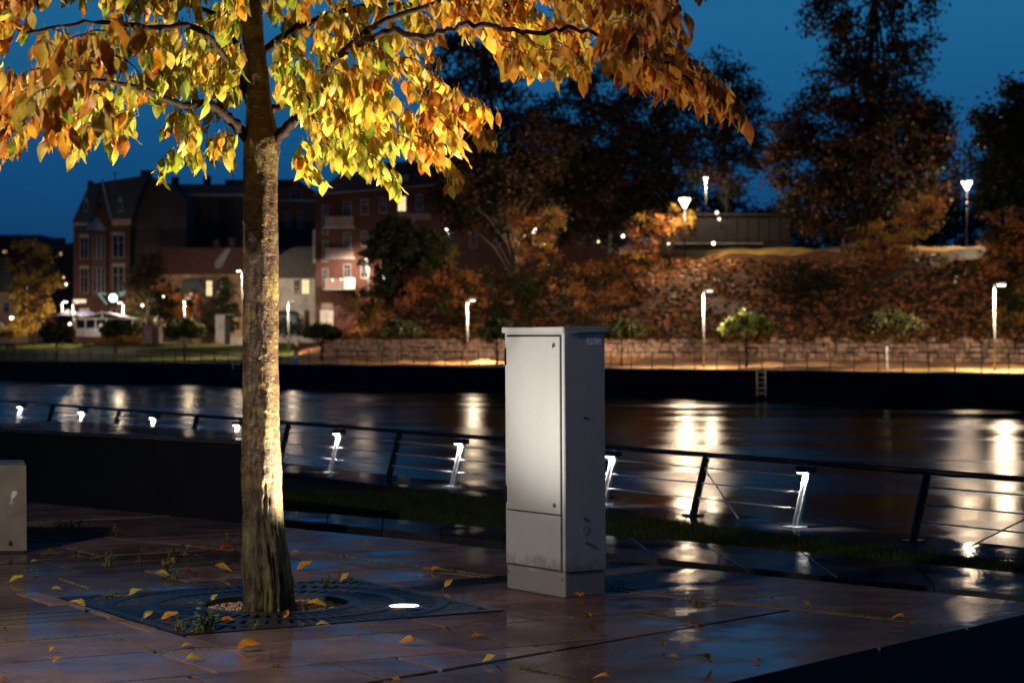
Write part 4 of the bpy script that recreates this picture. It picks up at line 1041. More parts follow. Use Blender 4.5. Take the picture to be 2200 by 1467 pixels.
# ================================================================== FAR BANK: fence, ladders, stone wall
def along(pts, stepm):
    out = []; rem = 0
    for a, b in zip(pts[:-1], pts[1:]):
        L_ = (b-a).length; d = rem
        while d < L_: out.append(a.lerp(b, d/L_)); d += stepm
        rem = d-L_
    return out
fence = thing('bank_fence', tuple(EDGE[3]), 'thin dark metal fence along the top of the far quay', 'fence')
fp = along([e+Vector((0,.45,0)) for e in EDGE], 1.62)
mb = MB(); mb.box((0,0,.48), (.05,.05,.96)); pm = mb.data('post', M['dark_steel'])
for p in fp: inst('post', pm, fence, p-Vector(fence.location))
for z in (.12, .52, .93):
    mb = MB(); mb.tube([e+Vector((0,.45,z)) for e in EDGE], .014, 5, smooth=False); obj('rail', mb, M['dark_steel'], fence)
M['ladder'] = simple('worn ladder steel', (.30, .26, .2), .5, scale=5)
for px, lbl in ((1633,'pale steel ladder down the far quay wall right of the cabinet'),(508,'pale steel ladder down the far quay wall left of the trunk')):
    e = G(px, 797 if px > 1000 else 781, ZB)+Vector((0,-.32,0)); ld = thing('quay_ladder', tuple(e), lbl, 'ladder', 'ladders on the far quay wall')
    for s_ in (-.22,.22): mb = MB(); mb.tube([e+Vector((s_,0,.15)), e+Vector((s_,0,-1.3))], .045, 6); obj('side_rail', mb, M['ladder'], ld)
    for k in range(5): mb = MB(); mb.tube([e+Vector((-.22,0,-.05-k*.27)), e+Vector((.22,0,-.05-k*.27))], .025, 6); obj('rung', mb, M['ladder'], ld)
wallt = thing('stone_retaining_wall', tuple(WALLP[3]), 'rough stone retaining wall at the foot of the leafy rampart', 'stone wall')
def stone_m(name, c):
    m, N, L, b = newmat(name); oi = N.new('ShaderNodeObjectInfo'); t = wtex(N, L, scale=2.2, detail=5)
    base = ramp(N, L, t.outputs[0], [(.3, tuple(k*.45 for k in c)), (.7, c)]); mr = N.new('ShaderNodeMapRange'); L.new(oi.outputs['Random'], mr.inputs[0]); mr.inputs[3].default_value = .45; mr.inputs[4].default_value = 1.35
    sc = N.new('ShaderNodeVectorMath'); sc.operation = 'SCALE'; L.new(base, sc.inputs[0]); L.new(mr.outputs[0], sc.inputs['Scale']); L.new(sc.outputs[0], b.inputs['Base Color']); b.inputs['Roughness'].default_value = .7
    bump(N, L, b, t.outputs[0], .6, .08); return m
M['stone'] = stone_m('retaining wall stone', (.5, .33, .24))
smesh = []
rs = random.Random(31)
for k in range(6):
    bm = bmesh.new(); bmesh.ops.create_cube(bm, size=1); bmesh.ops.bevel(bm, geom=bm.edges[:], offset=.13, segments=1, affect='EDGES')
    for v in bm.verts: v.co += Vector((rs.gauss(0,.035), rs.gauss(0,.04), rs.gauss(0,.05)))
    me = D.meshes.new('stone'); bm.to_mesh(me); bm.free(); me.materials.append(M['stone']); smesh.append(me)
cells = []
for row in range(5):
    pts = along(WALLP, .1); i = rs.randint(0, 5)
    while i < len(pts)-12:
        w_ = rs.choice((3,4,5,6,7,9)); a, b = pts[i], pts[min(i+w_, len(pts)-1)]; cells.append(((a+b)/2, (b-a), row)); i += w_
cells.sort(key=lambda c: c[0].y)
mbs = MB()
for n_, (c, dv, row) in enumerate(cells):
    hgt = .31; pos = Vector((c.x, c.y+.1, ZB+.16+row*.315+rs.uniform(-.06,.06))); sc3 = (dv.length*rs.uniform(.8,.94), .38+rs.uniform(-.07,.12), hgt*rs.uniform(.7,1.15)); rz = math.atan2(dv.y, dv.x)
    if n_ < 299: inst('stone', smesh[rs.randrange(6)], wallt, pos-Vector(wallt.location), (0,0,rz), sc3)
    else:
        Mx = Matrix.Rotation(rz, 3, 'Z') @ Matrix.Diagonal(sc3); me = smesh[rs.randrange(6)]
        mbs.add([pos+Mx @ v.co for v in me.vertices], [tuple(p.vertices) for p in me.polygons])
o = obj('far_stones', mbs, M['stone'], wallt); o['kind'] = 'stuff'
mb = MB()
for a, b in zip(WALLP[:-1], WALLP[1:]): mb.prism([(a.x,a.y+.15),(b.x,b.y+.15),(b.x,b.y+.7),(a.x,a.y+.7)], ZB-.2, ZB+1.5)
obj('backing', mb, M['dark_stone'], wallt)
CREEP = True

# ================================================================== FOLIAGE GENERATOR
def folmat(name, c0, c1, tr=.3):
    m = D.materials.new(name); m.use_nodes = True; N = m.node_tree.nodes; L = m.node_tree.links; b = N['Principled BSDF']
    t = wtex(N, L, scale=1.3, detail=3, rough=.7); c = ramp(N, L, t.outputs[0], [(.35, c0), (.65, c1)])
    L.new(c, b.inputs['Base Color']); b.inputs['Roughness'].default_value = .5; b.inputs['Specular IOR Level'].default_value = .3
    q = N.new('ShaderNodeBsdfTranslucent'); L.new(c, q.inputs[0]); ms = N.new('ShaderNodeMixShader'); ms.inputs[0].default_value = tr
    o = [n for n in N if n.type == 'OUTPUT_MATERIAL'][0]; L.new(b.outputs[0], ms.inputs[1]); L.new(q.outputs[0], ms.inputs[2]); L.new(ms.outputs[0], o.inputs[0]); return m
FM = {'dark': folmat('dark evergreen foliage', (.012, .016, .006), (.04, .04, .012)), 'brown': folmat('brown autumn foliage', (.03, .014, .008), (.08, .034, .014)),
      'gold': folmat('golden autumn foliage', (.28, .16, .025), (.55, .36, .06)), 'rust': folmat('rust autumn foliage', (.30, .09, .025), (.56, .24, .07)), 'lime': folmat('lamplit green foliage', (.08, .11, .025), (.20, .24, .07)),
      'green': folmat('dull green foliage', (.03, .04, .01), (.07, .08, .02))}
M['trunk_bg'] = simple('dark wet trunk', (.03, .02, .015), .6, scale=1.5); M['birch'] = simple('birch trunk', (.35, .34, .34), .6, var=.7, scale=2)
nr = np.random.RandomState(4)
def crown_np(blobs, Y, leaf=.17, clump=.85, dens=1.0, dz=None):
    """leaf quads gathered in clumps inside picture ellipses (cx, cy, rx, ry) standing at distance Y"""
    cs = []; base = []
    for (cx, cy, rx, ry, nc) in blobs:
        nc = int(nc*dens)
        a = nr.uniform(0, 2*np.pi, nc); r = np.sqrt(nr.uniform(0, 1, nc)); dd = nr.normal(0, .45, nc)*(dz or (rx+ry)/2/F*Y)
        for k in range(nc):
            p = P(cx+math.cos(a[k])*r[k]*rx, cy+math.sin(a[k])*r[k]*ry, Y); cs.append((p.x, p.y+dd[k], p.z))
    cs = np.array(cs); m = 60; n = len(cs)*m
    c = np.repeat(cs, m, 0) + nr.normal(0, 1, (n, 3))*np.array([clump*.5, clump*.5, clump*.34])
    u = nr.normal(0, 1, (n, 3)); u /= np.linalg.norm(u, axis=1)[:, None]; v = np.cross(u, nr.normal(0, 1, (n, 3))); v /= np.linalg.norm(v, axis=1)[:, None]
    s = leaf*nr.uniform(.5, 1.2, (n, 1)); u *= s*.75; v *= s*.45
    vs = np.stack([c-u, c-v*1.0, c+u, c+v], 1).reshape(-1, 3); return vs, cs
def mesh_quads(name, vs, mats, mi=None):
    n = len(vs)//4; me = D.meshes.new(name); me.vertices.add(len(vs)); me.vertices.foreach_set('co', vs.ravel()); me.loops.add(n*4); me.loops.foreach_set('vertex_index', np.arange(n*4)); me.polygons.add(n)
    me.polygons.foreach_set('loop_start', np.arange(n)*4); me.polygons.foreach_set('loop_total', np.full(n, 4))
    for m_ in mats: me.materials.append(m_)
    if mi is not None: me.polygons.foreach_set('material_index', mi)
    me.update(); return me
def tree(name, px, py, Y, blobs, mats, label, trunk=None, leaf=.27, clump=1.0, r0=.25, nl=10, cat='tree', group=None, dens=1.0, probs=None, tm='trunk_bg', dz=None, zoff=-.3):
    base = P(px, py, Y); base.z += zoff; t = thing(name, tuple(base), label, cat, group)
    vs, cs = crown_np(blobs, Y, leaf, clump, dens, dz); n = len(vs)//4
    mi = nr.choice(len(mats), n//60+1, p=probs).repeat(60)[:n]
    me = mesh_quads('crown', vs-np.array(base), [FM[m_] for m_ in mats], mi); o = link(D.objects.new('crown', me)); o.parent = t
    pts = [base] + [P(x, y, Y) for x, y in (trunk or [(px, py-40)])]
    mb = MB(); k = len(pts); mb.tube(pts, [r0*(1-.75*i/(k-1)) for i in range(k)], 8); obj('trunk', mb, M[tm], t)
    mb = MB(); sel = nr.choice(len(cs), min(nl, len(cs)), replace=False)
    for s_ in sel:
        c = Vector(cs[s_]); j = nr.randint(1, k) if k > 1 else 0; a = pts[j-1].lerp(pts[j], nr.uniform(.2, 1)); 
        if c.z < a.z-1: a = pts[max(0, j-1)]
        mid = a.lerp(c, .5)+Vector((0, 0, (c-a).length*.12)); mb.tube([a, mid, c], [r0*.32, r0*.18, r0*.05], 5, cap=False)
    obj('limbs', mb, M['trunk_bg'], t)['kind'] = 'stuff' if False else 'thing'
    return t

# rampart trees, dark against the sky
tree('tall_tree', 1868, 570, 176, [(1870,-30,120,60,26),(1760,40,50,40,9),(1960,60,50,70,12),(1850,90,90,70,22),(1950,170,50,50,8),(1830,190,110,60,30),(1900,230,100,60,26),(1800,280,130,60,44),(1930,310,110,60,34),(1990,240,50,35,9),(2000,300,55,60,18),(1760,360,130,60,50),(1880,380,130,60,50),(1980,390,80,60,24),(1700,300,50,40,10),(1850,450,170,60,60)],
     ['brown','dark','brown'], 'tallest dark tree on the rampart, its crown reaching out of the picture', [(1864,480),(1858,300),(1868,150),(1880,0),(1885,-100)], r0=.42, nl=46, dens=1.7)
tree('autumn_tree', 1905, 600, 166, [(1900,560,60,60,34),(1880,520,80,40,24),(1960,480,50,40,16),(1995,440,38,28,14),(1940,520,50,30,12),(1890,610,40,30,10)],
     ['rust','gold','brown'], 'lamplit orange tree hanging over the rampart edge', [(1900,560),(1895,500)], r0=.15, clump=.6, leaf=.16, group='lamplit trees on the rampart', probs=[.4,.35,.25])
tree('broad_tree', 1562, 470, 205, [(1520,150,90,30,14),(1470,190,60,50,14),(1560,210,80,50,20),(1600,240,40,50,9),(1480,270,100,50,30),(1590,320,60,50,14),(1450,350,90,50,26),(1560,390,60,30,10),(1640,330,40,40,8)],
     ['dark','brown'], 'wide airy tree behind the lit lamp on the rampart', [(1560,400),(1552,300),(1545,200)], r0=.3, nl=50, clump=1.1, dens=1.5)
tree('birch_tree', 1312, 560, 190, [(1230,160,40,40,6),(1300,200,90,60,22),(1220,250,90,50,24),(1380,240,80,60,24),(1290,310,120,50,42),(1400,330,90,60,36),(1200,350,80,60,34),(1300,400,160,50,70),(1420,430,70,50,24),(1190,440,80,50,30),(1290,480,130,40,40)],
     ['dark','brown','dark'], 'dark tree with a pale trunk above the cabinet', [(1312,480),(1315,380),(1310,240)], r0=.26, nl=50, tm='birch', dens=1.5)
tree('leaning_tree', 1118, 640, 180, [(1010,60,50,70,10),(1060,120,70,60,16),(960,140,40,60,8),(990,210,90,60,22),(1090,200,60,50,12),(1060,290,130,50,42),(960,320,60,50,18),(1050,380,130,60,56),(1150,330,80,60,26),(1080,450,130,50,50),(980,440,50,60,18)],
     ['dark','brown','brown'], 'leaning dark tree with thin upper twigs left of the cabinet', [(1105,560),(1092,480),(1080,380),(1060,250),(1040,120),(1030,20)], r0=.4, nl=60, dens=1.5)
tree('autumn_tree', 1150, 590, 172, [(1120,475,28,24,12),(1140,510,40,30,14),(1150,560,50,40,18),(1180,480,40,30,12)], ['rust','gold','brown'], 'lamplit orange foliage by the leaning trunk', [(1140,540),(1130,500)], r0=.12, clump=.6, leaf=.16, group='lamplit trees on the rampart', probs=[.45,.3,.25])
tree('autumn_tree', 1440, 560, 176, [(1465,450,20,24,8),(1455,490,34,24,14),(1400,500,60,36,26),(1390,560,50,50,30),(1440,470,40,40,10)], ['gold','rust','brown'], 'yellow tree glowing right beside the bell lamp', [(1430,520),(1440,480)], r0=.12, clump=.6, leaf=.17, group='lamplit trees on the rampart')
tree('dark_tree', 2230, 560, 160, [(2150,260,60,30,16),(2190,210,40,50,12),(2160,330,80,40,34),(2200,400,90,60,50),(2130,400,40,60,18),(2230,300,60,90,30)], ['dark','green'], 'dark bushy tree against the sky at the right edge', [(2225,460),(2215,330)], r0=.3, nl=20, dens=1.7)
tree('rust_tree', 2215, 700, 150, [(2180,500,70,50,44),(2200,590,80,60,60),(2170,650,50,40,20),(2140,560,40,50,18),(2210,690,50,40,20)], ['rust','brown','green'], 'rust coloured tree down the slope at the right edge', [(2210,600),(2200,520)], r0=.2, clump=.6, probs=[.5,.3,.2])
tree('dark_tree', 872, 640, 168, [(860,500,50,30,24),(850,560,70,50,56),(900,540,60,50,40),(840,610,40,30,18)], ['dark','green'], 'round dark tree in front of the brick flats', [(870,560)], r0=.2, clump=.6)
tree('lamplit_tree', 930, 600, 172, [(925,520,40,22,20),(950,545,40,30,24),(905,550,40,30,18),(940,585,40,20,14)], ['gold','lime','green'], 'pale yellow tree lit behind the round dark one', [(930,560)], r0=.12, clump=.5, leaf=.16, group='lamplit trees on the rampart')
def bush(px, py, Y, blobs, mats, label, **k): return tree('shrub', px, py, Y, blobs, mats, label, leaf=.16, clump=.6, r0=.06, nl=4, cat='shrub', group='shrubs on the slope', **k)
bush(950, 640, 166, [(900,605,50,22,22),(960,600,60,24,30),(1000,630,50,30,26),(930,640,70,26,30)], ['rust','brown','green'], 'reddish shrubs on the left mound of the rampart')
bush(800, 670, 170, [(800,640,46,30,26),(770,670,40,26,22),(830,620,26,24,12)], ['gold','green','dark'], 'shrub below the bright lamp by the brick flats')
bush(1080, 660, 170, [(1080,620,90,50,60),(1180,620,90,50,60),(1020,670,70,30,30),(1150,680,110,26,40)], ['dark','green','brown'], 'dark undergrowth on the slope behind the cabinet')
bush(1300, 650, 160, [(1290,620,70,50,50),(1350,620,40,50,24),(1290,680,80,24,24)], ['dark','brown','rust'], 'dark undergrowth on the slope right of the cabinet')
bush(1740, 640, 162, [(1720,610,60,40,36),(1770,620,50,36,30),(1730,650,50,20,14)], ['dark','dark','brown'], 'large dark shrub in the middle of the slope')
bush(2190, 730, 144, [(2170,700,40,40,24),(2210,680,50,60,40)], ['green','gold','dark'], 'green shrub at the foot of the slope on the right')
# leaf litter scattered over the rampart as small leaves standing off the ground
n = 26000; L3 = []
while len(L3) < n:
    px = nr.uniform(760, 2500); wy = wall_Y(px); y = wy+1.2+nr.uniform(0, 1)**.9*32
    x = (px-1100)/F*y; q = noise.noise(Vector((x*.22, y*.5, 3)))
    if q < -.12 and nr.uniform() < .85: continue
    if px > 1380 and (y-wy-1)/(9+top_h(px)*2.6) > .80: continue
    L3.append((x, y, ground_z(x, y)+noise.noise(Vector((x*.35, y*.35, 0)))*.5+.05+abs(nr.normal(0, .12))))
c = np.array(L3); u = np.array([1,0,0])+nr.normal(0,.38,(n,3)); u /= np.linalg.norm(u,axis=1)[:,None]; v = np.cross(u, np.array([0,-.75,.65])+nr.normal(0,.38,(n,3))); v /= np.linalg.norm(v,axis=1)[:,None]; s_ = nr.uniform(.08,.25,(n,1))
me = mesh_quads('leaf_litter', np.stack([c-u*s_, c-v*s_*.7, c+u*s_, c+v*s_*.7],1).reshape(-1,3)-np.array([10,160,0]), [FM['rust'], FM['brown'], FM['green']], nr.choice(3, n, p=[.45,.4,.15]))
o = link(D.objects.new('slope_ground_cover', me)); o.location = (10,160,0); tag(o, 'reddish fallen leaves and creepers covering the rampart slope', 'ground cover', kind='stuff')
vs, cs = crown_np([(1500,470,140,50,90),(1750,490,150,50,110),(2000,480,130,60,110),(2230,470,120,70,90),(2420,460,120,70,70),(1300,460,120,60,80)], 262, .4, 1.6, 1.0, 4)
o = link(D.objects.new('distant_wood', mesh_quads('distant_wood', vs, [FM['dark']]))); tag(o, 'dark wood on the horizon behind the rampart', 'wood', kind='stuff')
bl = [(px, 724+(px-700)*.002, 34, 5, 9) for px in range(700, 2460, 52)]
vs_all = []
for q in bl:
    pxq = q[0]; yq = wall_Y(pxq)-.25; v_, c_ = crown_np([(q[0]+nr.uniform(-15,15), q[1]+nr.uniform(-6,2), q[2]*nr.uniform(.4,1.3), q[3], int(q[4]*nr.uniform(.3,1.3))+1)], yq, .15, .38, 1.0, .12); vs_all.append(v_)
vs = np.concatenate(vs_all); nq = len(vs)//4
o = link(D.objects.new('wall_creeper', mesh_quads('wall_creeper', vs, [FM['rust'], FM['brown'], FM['green']], nr.choice(3, nq)))); tag(o, 'reddish creepers spilling over the top of the stone retaining wall', 'creeper', kind='stuff')
# clipped umbrella trees along the quay
UT = [(122,772,33,14,'clipped umbrella tree nearest the left edge'),(250,768,31,17,'clipped umbrella tree in front of the pavilion'),(397,774,38,22,'clipped umbrella tree with a lamplit rim left of the trunk'),
(690,776,36,15,'clipped umbrella tree just right of the big trunk'),(862,778,38,16,'dark clipped umbrella tree before the stone wall end'),(1068,784,34,20,'clipped umbrella tree half hidden by the cabinet'),(1335,787,34,18,'dark clipped umbrella tree right of the cabinet'),
(1604,790,54,22,'bright clipped umbrella tree lit from the left'),(1905,793,62,24,'widest clipped umbrella tree with a pale trunk')]
for px, py, rx, ry, lbl in UT:
    b = G(px, py, ZB); cy_ = {122:712,250:705,397:706,690:712,862:706,1068:708,1335:706,1604:696,1905:692}[px]
    bl = [(px, cy_+ry*.1, rx*.95, ry*.5, 44), (px, cy_-ry*.4, rx*.55, ry*.45, 22), (px-rx*.6, cy_+ry*.45, rx*.38, ry*.35, 9), (px+rx*.6, cy_+ry*.45, rx*.38, ry*.35, 9)]
    tree('umbrella_tree', px, py, b.y, bl, ['lime','green'] if px in (397, 1068, 1604) else ['green','dark'], lbl, [(px, py-30), (px, cy_+4)], leaf=.16, clump=.34, r0=.09, nl=9, dens=1.5, group='clipped umbrella trees on the far quay', dz=rx/F*b.y, zoff=0, tm='birch' if px == 1905 else 'trunk_bg')  # lamplit trees get lighter leaf colours, unlit ones darker
# park trees
tree('park_tree', 75, 735, 225, [(60,560,50,40,30),(90,590,50,40,30),(60,630,40,40,28),(80,680,36,36,34),(60,600,50,40,20),(50,700,24,14,6)], ['gold','brown','gold'], 'orange park tree at the left lit by street lamps', [(75,680),(72,600)], r0=.2, clump=.7, leaf=.2)
tree('park_tree', 316, 735, 222, [(312,570,32,24,18),(312,610,46,36,44),(320,660,56,34,44),(290,650,30,30,14)], ['dark','brown','dark'], 'dark park tree before the blind gable wall', [(316,660),(314,600)], r0=.2, clump=.8, leaf=.2)
tree('conifer', 480, 740, 215, [(487,610,10,14,8),(485,635,20,10,12),(478,655,28,10,16),(480,675,34,12,22),(470,700,42,16,30)], ['dark'], 'dark conifer in front of the orange lit house', [(482,680),(487,600)], r0=.16, clump=.5, leaf=.18)
tree('park_tree', 370, 735, 214, [(360,640,30,24,16),(375,670,40,26,26),(400,655,30,20,12)], ['dark','rust'], 'low dark tree with reddish leaves before the gateway', [(370,680)], r0=.1, clump=.6)
bush(620, 735, 200, [(612,705,16,18,12),(640,700,14,20,10)], ['green','dark'], 'small green shrub right of the big trunk')
bush(20, 722, 222, [(10,712,46,9,26),(-40,712,40,9,16)], ['brown','gold'], 'clipped brown hedge at the left edge')
bush(270, 738, 214, [(250,722,34,14,26),(300,730,40,12,22)], ['gold','rust','green'], 'leafy shrubs right of the pavilion walk')

# ================================================================== STREET LAMPS
glow = {}
def glowm(s): 
    if s not in glow: glow[s] = emit('lamp glass', (1, .9, .76), s)
    return glow[s]
def bank_lamp(px, py, top_py, label, W, s=30, arm=1, Y=None, col=(1, .76, .50), tilt=0):
    b = G(px, py, ZB) if Y is None else P(px, py, Y); h = (py-top_py)/F*b.y
    t = thing('street_lamp', tuple(b), label, 'street lamp', 'street lamps on the far bank')
    mb = MB(); mb.tube([b, b+Vector((0,0,h*.35)), b+Vector((-.02,0,h))], [.07, .055, .035], 8); obj('pole', mb, M['pole'], t)
    hp = b+Vector((.28*arm, -.1, h+.04)); mb = MB(); mb.box(hp, (.5, .24, .07), Matrix.Rotation(-.08*arm, 3, 'Y')); obj('lamp_head', mb, M['dark_steel'], t)
    mb = MB(); mb.box(hp+Vector((.06*arm,-.02,-.075)), (.34, .2, .05)); obj('lens', mb, glowm(s*.22), t)
    lp_ = hp+Vector((.06*arm,-.02,-.16)); spot('lamp_light', lp_, lp_+Vector((0,.75,-1)), W*4.2, col, 160, .5, .1, t); point('lamp_spill', hp+Vector((.1*arm,-.5,-.3)), W*.22, col, .25, t); return t
bank_lamp(1005, 781, 645, 'slender lamp post left of the cabinet on the far quay', 1500, 26)
bank_lamp(1512, 790, 625, 'lamp post left of the bright umbrella tree', 1700, 14)
bank_lamp(2137, 797, 612, 'brightest quay lamp post near the right edge', 3000, 60)
bank_lamp(397, 772, 640, 'lamp post behind the umbrella tree left of the trunk', 700, 5, Y=176)
bank_lamp(620, 770, 646, 'lamp post just right of the big trunk', 700, 5, Y=180)
bank_lamp(158, 735, 650, 'short lamp post beside the pavilion', 500, 16, Y=215)
bank_lamp(522, 742, 582, 'tall white lamp touching the left side of the trunk', 900, 60, arm=-1, Y=205)
bank_lamp(792, 700, 556, 'bright lamp washing the brick flats', 1000, 60, arm=-1, Y=208)
bank_lamp(266, 738, 650, 'bright lamp right of the round globe', 1500, 60, arm=-1, Y=216)
bank_lamp(134, 738, 648, 'bright lamp left of the pavilion', 800, 60, Y=218)
bank_lamp(1517, 470, 382, 'lamp on a tall post up on the rampart', 700, 70, arm=-.1, Y=199)
def bell_lamp(px, py, Y, label, W, base=None, s=30, sz=.45):
    c = P(px, py, Y); b = P(px, base or py+120, Y); t = thing('park_lamp', tuple(b), label, 'park lamp', 'bell lamps on the rampart')
    mb = MB(); mb.tube([b, c-Vector((0,0,sz))], .05, 8); obj('pole', mb, M['dark_steel'], t)
    mb = MB(); mb.tube([c+Vector((0,0,sz*.55)), c-Vector((0,0,sz))], [sz*.95, .08], 14); obj('glass', mb, glowm(s), t)
    mb = MB(); mb.tube([c+Vector((0,0,sz*.75)), c+Vector((0,0,sz*.57))], [.08, sz*1.05], 14); obj('cap', mb, M['dark_steel'], t)
    point('lamp_light', c+Vector((0,-.75,-.1)), W, (1, .72, .45), .3, t)
bell_lamp(2077, 397, 172, 'white bell lamp against the dark on the right rampart', 2300, 560, 9)
bell_lamp(1471, 434, 174, 'bell lamp with its light in yellow leaves', 3000, 560, 22)
bell_lamp(1147, 494, 176, 'small bell lamp behind the leaning trunk', 900, 590, 8, .3)
if False: bell_lamp(1040, 500, 178, 'bell lamp hidden in the leaves of the leaning tree', 500, 600, 6, .25)
# small bare lights far behind
def dot(px, py, Y, r, col, s, label, nm='lantern', cat='lantern', g='small lights in the town'):
    c = P(px, py, Y); t = thing(nm, tuple(c), label, cat, g); mb = MB(); mb.ball(c, r, 10); obj('globe', mb, emit('lantern glow', col, s), t); mb = MB(); mb.tube([c+Vector((0,0,r*.9)), c+Vector((0,0,r*1.7))], [r*.5, r*.2], 8); obj('cap', mb, M['dark_steel'], t)
for px, py, Y, r, col, s, lbl in ((243,640,216,.40,(.8,1,.97),5,'large round white globe light beside the facade'),(960,493,210,.1,(1,.9,.9),14,'upper of two pinkish lights left of the leaning tree'),(965,503,210,.1,(1,.9,.9),14,'lower of two pinkish lights left of the leaning tree'),
  (1338,507,190,.11,(.75,1,.95),12,'cold white light above the cabinet'),(1286,519,190,.09,(1,.75,.4),6,'small amber light left of the cold white one'),(1870,412,195,.1,(1,.9,.75),9,'left light of the pair in the tall tree'),(1877,411,195,.1,(1,.9,.75),9,'right light of the pair in the tall tree'),
  (100,612,240,.13,(1,.85,.5),8,'warm light above the orange park tree'),(60,618,240,.11,(.6,1,.8),5,'greenish light in the orange park tree'),(42,628,240,.11,(1,.8,.3),4,'yellow light at the left of the orange park tree'),(141,611,240,.13,(1,.92,.85),10,'white light left of the brick facade'),(137,596,240,.1,(1,.4,.25),3,'reddish light above the white one'),
  (25,683,225,.16,(1,.8,.55),12,'headlight-like lamp at the left edge above the hedge'),(150,696,214,.12,(1,.75,.4),9,'warm light under the pavilion roof'),(351,637,200,.08,(1,.85,.5),5,'warm light in the low dark tree'),(306,656,205,.12,(1,.8,.55),6,'warm light left of the gateway'),(823,590,186,.12,(.7,.9,1),14,'bluish light beside the washed wall'),(826,598,186,.10,(.7,.9,1),10,'lower bluish light beside the washed wall'),(1437,523,198,.12,(1,.9,.75),5,'light on the dark parapet'),(1540,457,203,.16,(1,.85,.6),3,'upper light above the dark parapet'),(1545,471,203,.14,(1,.85,.6),3,'lower light above the dark parapet'),(1533,523,199,.14,(1,.85,.65),8,'light in the slit of the dark parapet')):
    dot(px, py, Y, r, col, s, lbl)

# ================================================================== BUILDINGS
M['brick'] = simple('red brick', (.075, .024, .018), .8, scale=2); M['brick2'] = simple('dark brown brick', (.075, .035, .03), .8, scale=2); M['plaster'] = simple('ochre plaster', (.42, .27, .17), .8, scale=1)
M['white'] = simple('white painted board', (.55, .52, .50), .7, scale=1); M['roof'] = simple('slate roof', (.035, .037, .045), .6, scale=2); M['redroof'] = simple('red tile roof', (.07, .02, .017), .7, scale=2)
M['blind'] = simple('dark render', (.055, .04, .042), .85, scale=.6); M['glassdark'] = simple('dark window glass', (.01, .012, .018), .15, scale=1, bs=0); M['frame'] = simple('pale window frame', (.24, .24, .26), .5, scale=1, bs=0); M['coping'] = simple('pale coping', (.22, .24, .27), .5, scale=1)
M['lit'] = emit('lit window', (1, .76, .38), 1.3); M['litdim'] = emit('dim lit window', (1, .6, .25), .5); M['bal'] = simple('balcony board', (.19, .13, .13), .7, scale=1)
def xp(mb, pts, Y, dep, mi=0):
    f = [P(x, y, Y) for x, y in pts]; b = [q+Vector((0, dep, 0)) for q in f]; n = len(f)
    ar = sum(f[i].x*f[(i+1)%n].z-f[(i+1)%n].x*f[i].z for i in range(n))
    if ar < 0: f.reverse(); b.reverse()
    mb.add(f+b, [tuple(range(n)), tuple(range(2*n-1, n-1, -1))]+[(i, n+i, n+(i+1)%n, (i+1)%n) for i in range(n)], mi)
def part(name, parent, mat, pts, Y, dep, label=None): mb = MB(); xp(mb, pts, Y, dep); return obj(name, mb, M[mat] if isinstance(mat, str) else mat, parent, label=label)
def R4(x0, y0, x1, y1): return [(x0,y1),(x1,y1),(x1,y0),(x0,y0)]
def window(par, x0, y0, x1, y1, Y, pane='glassdark', fw=1.6, mull=1, lintel=None):
    mb = MB()
    for r in (R4(x0,y0,x0+fw,y1), R4(x1-fw,y0,x1,y1), R4(x0+fw,y0,x1-fw,y0+fw), R4(x0+fw,y1-fw,x1-fw,y1)): xp(mb, r, Y-.12, .12)
    if mull: m_ = (x0+x1)/2; xp(mb, R4(m_-fw*.4,y0+fw,m_+fw*.4,y1-fw), Y-.10, .08); k = y0+(y1-y0)*.32; xp(mb, R4(x0+fw,k,m_-fw*.4,k+fw*.6), Y-.10, .08); xp(mb, R4(m_+fw*.4,k,x1-fw,k+fw*.6), Y-.10, .08)
    wn = obj('window', mb, M['frame'], par); part('pane', wn, pane, R4(x0+fw,y0+fw,x1-fw,y1-fw), Y-.05, .04)
    if lintel: part('lintel', wn, 'frame', [(x0-2,y0-1),(x1+2,y0-1),(x1,y0-6),(x0,y0-6)], Y-.2, .2)
    return wn
GR = 745
b = thing('flat_roof_block', tuple(P(40, GR, 300)), 'low flat roofed dark block at the far left', 'building')
part('wall', b, 'blind', R4(-300, 507, 84, GR), 300, 12); part('cornice', b, 'coping', R4(-302, 504, 86, 508), 299.8, 12.4); window(b, 5,537,16,545,300,'litdim',1,0)
b = thing('chimney_house', tuple(P(125, GR, 290)), 'small dark house with a chimney left of the brick facade', 'house')
part('wall', b, 'blind', [(88,GR),(165,GR),(165,530),(125,523),(98,548)] , 290, 10); r = part('roof', b, 'roof', [(90,555),(125,526),(165,520),(165,548)], 289.6, 11); part('chimney', r, 'brick2', R4(121,511,138,528), 292, 1); window(b,127,541,134,550,289.6,'litdim',1,0)
b = thing('low_house', tuple(P(30, GR, 250)), 'dim pinkish low house behind the parked car', 'house')
part('wall', b, 'plaster', R4(-300, 625, 60, GR), 250, 8); part('roof', b, 'roof', [(-300,628),(62,628),(50,560),(-300,560)], 249.6, 9)
for x in (-60,-20,8,34): window(b, x, 650, x+12, 672, 250)
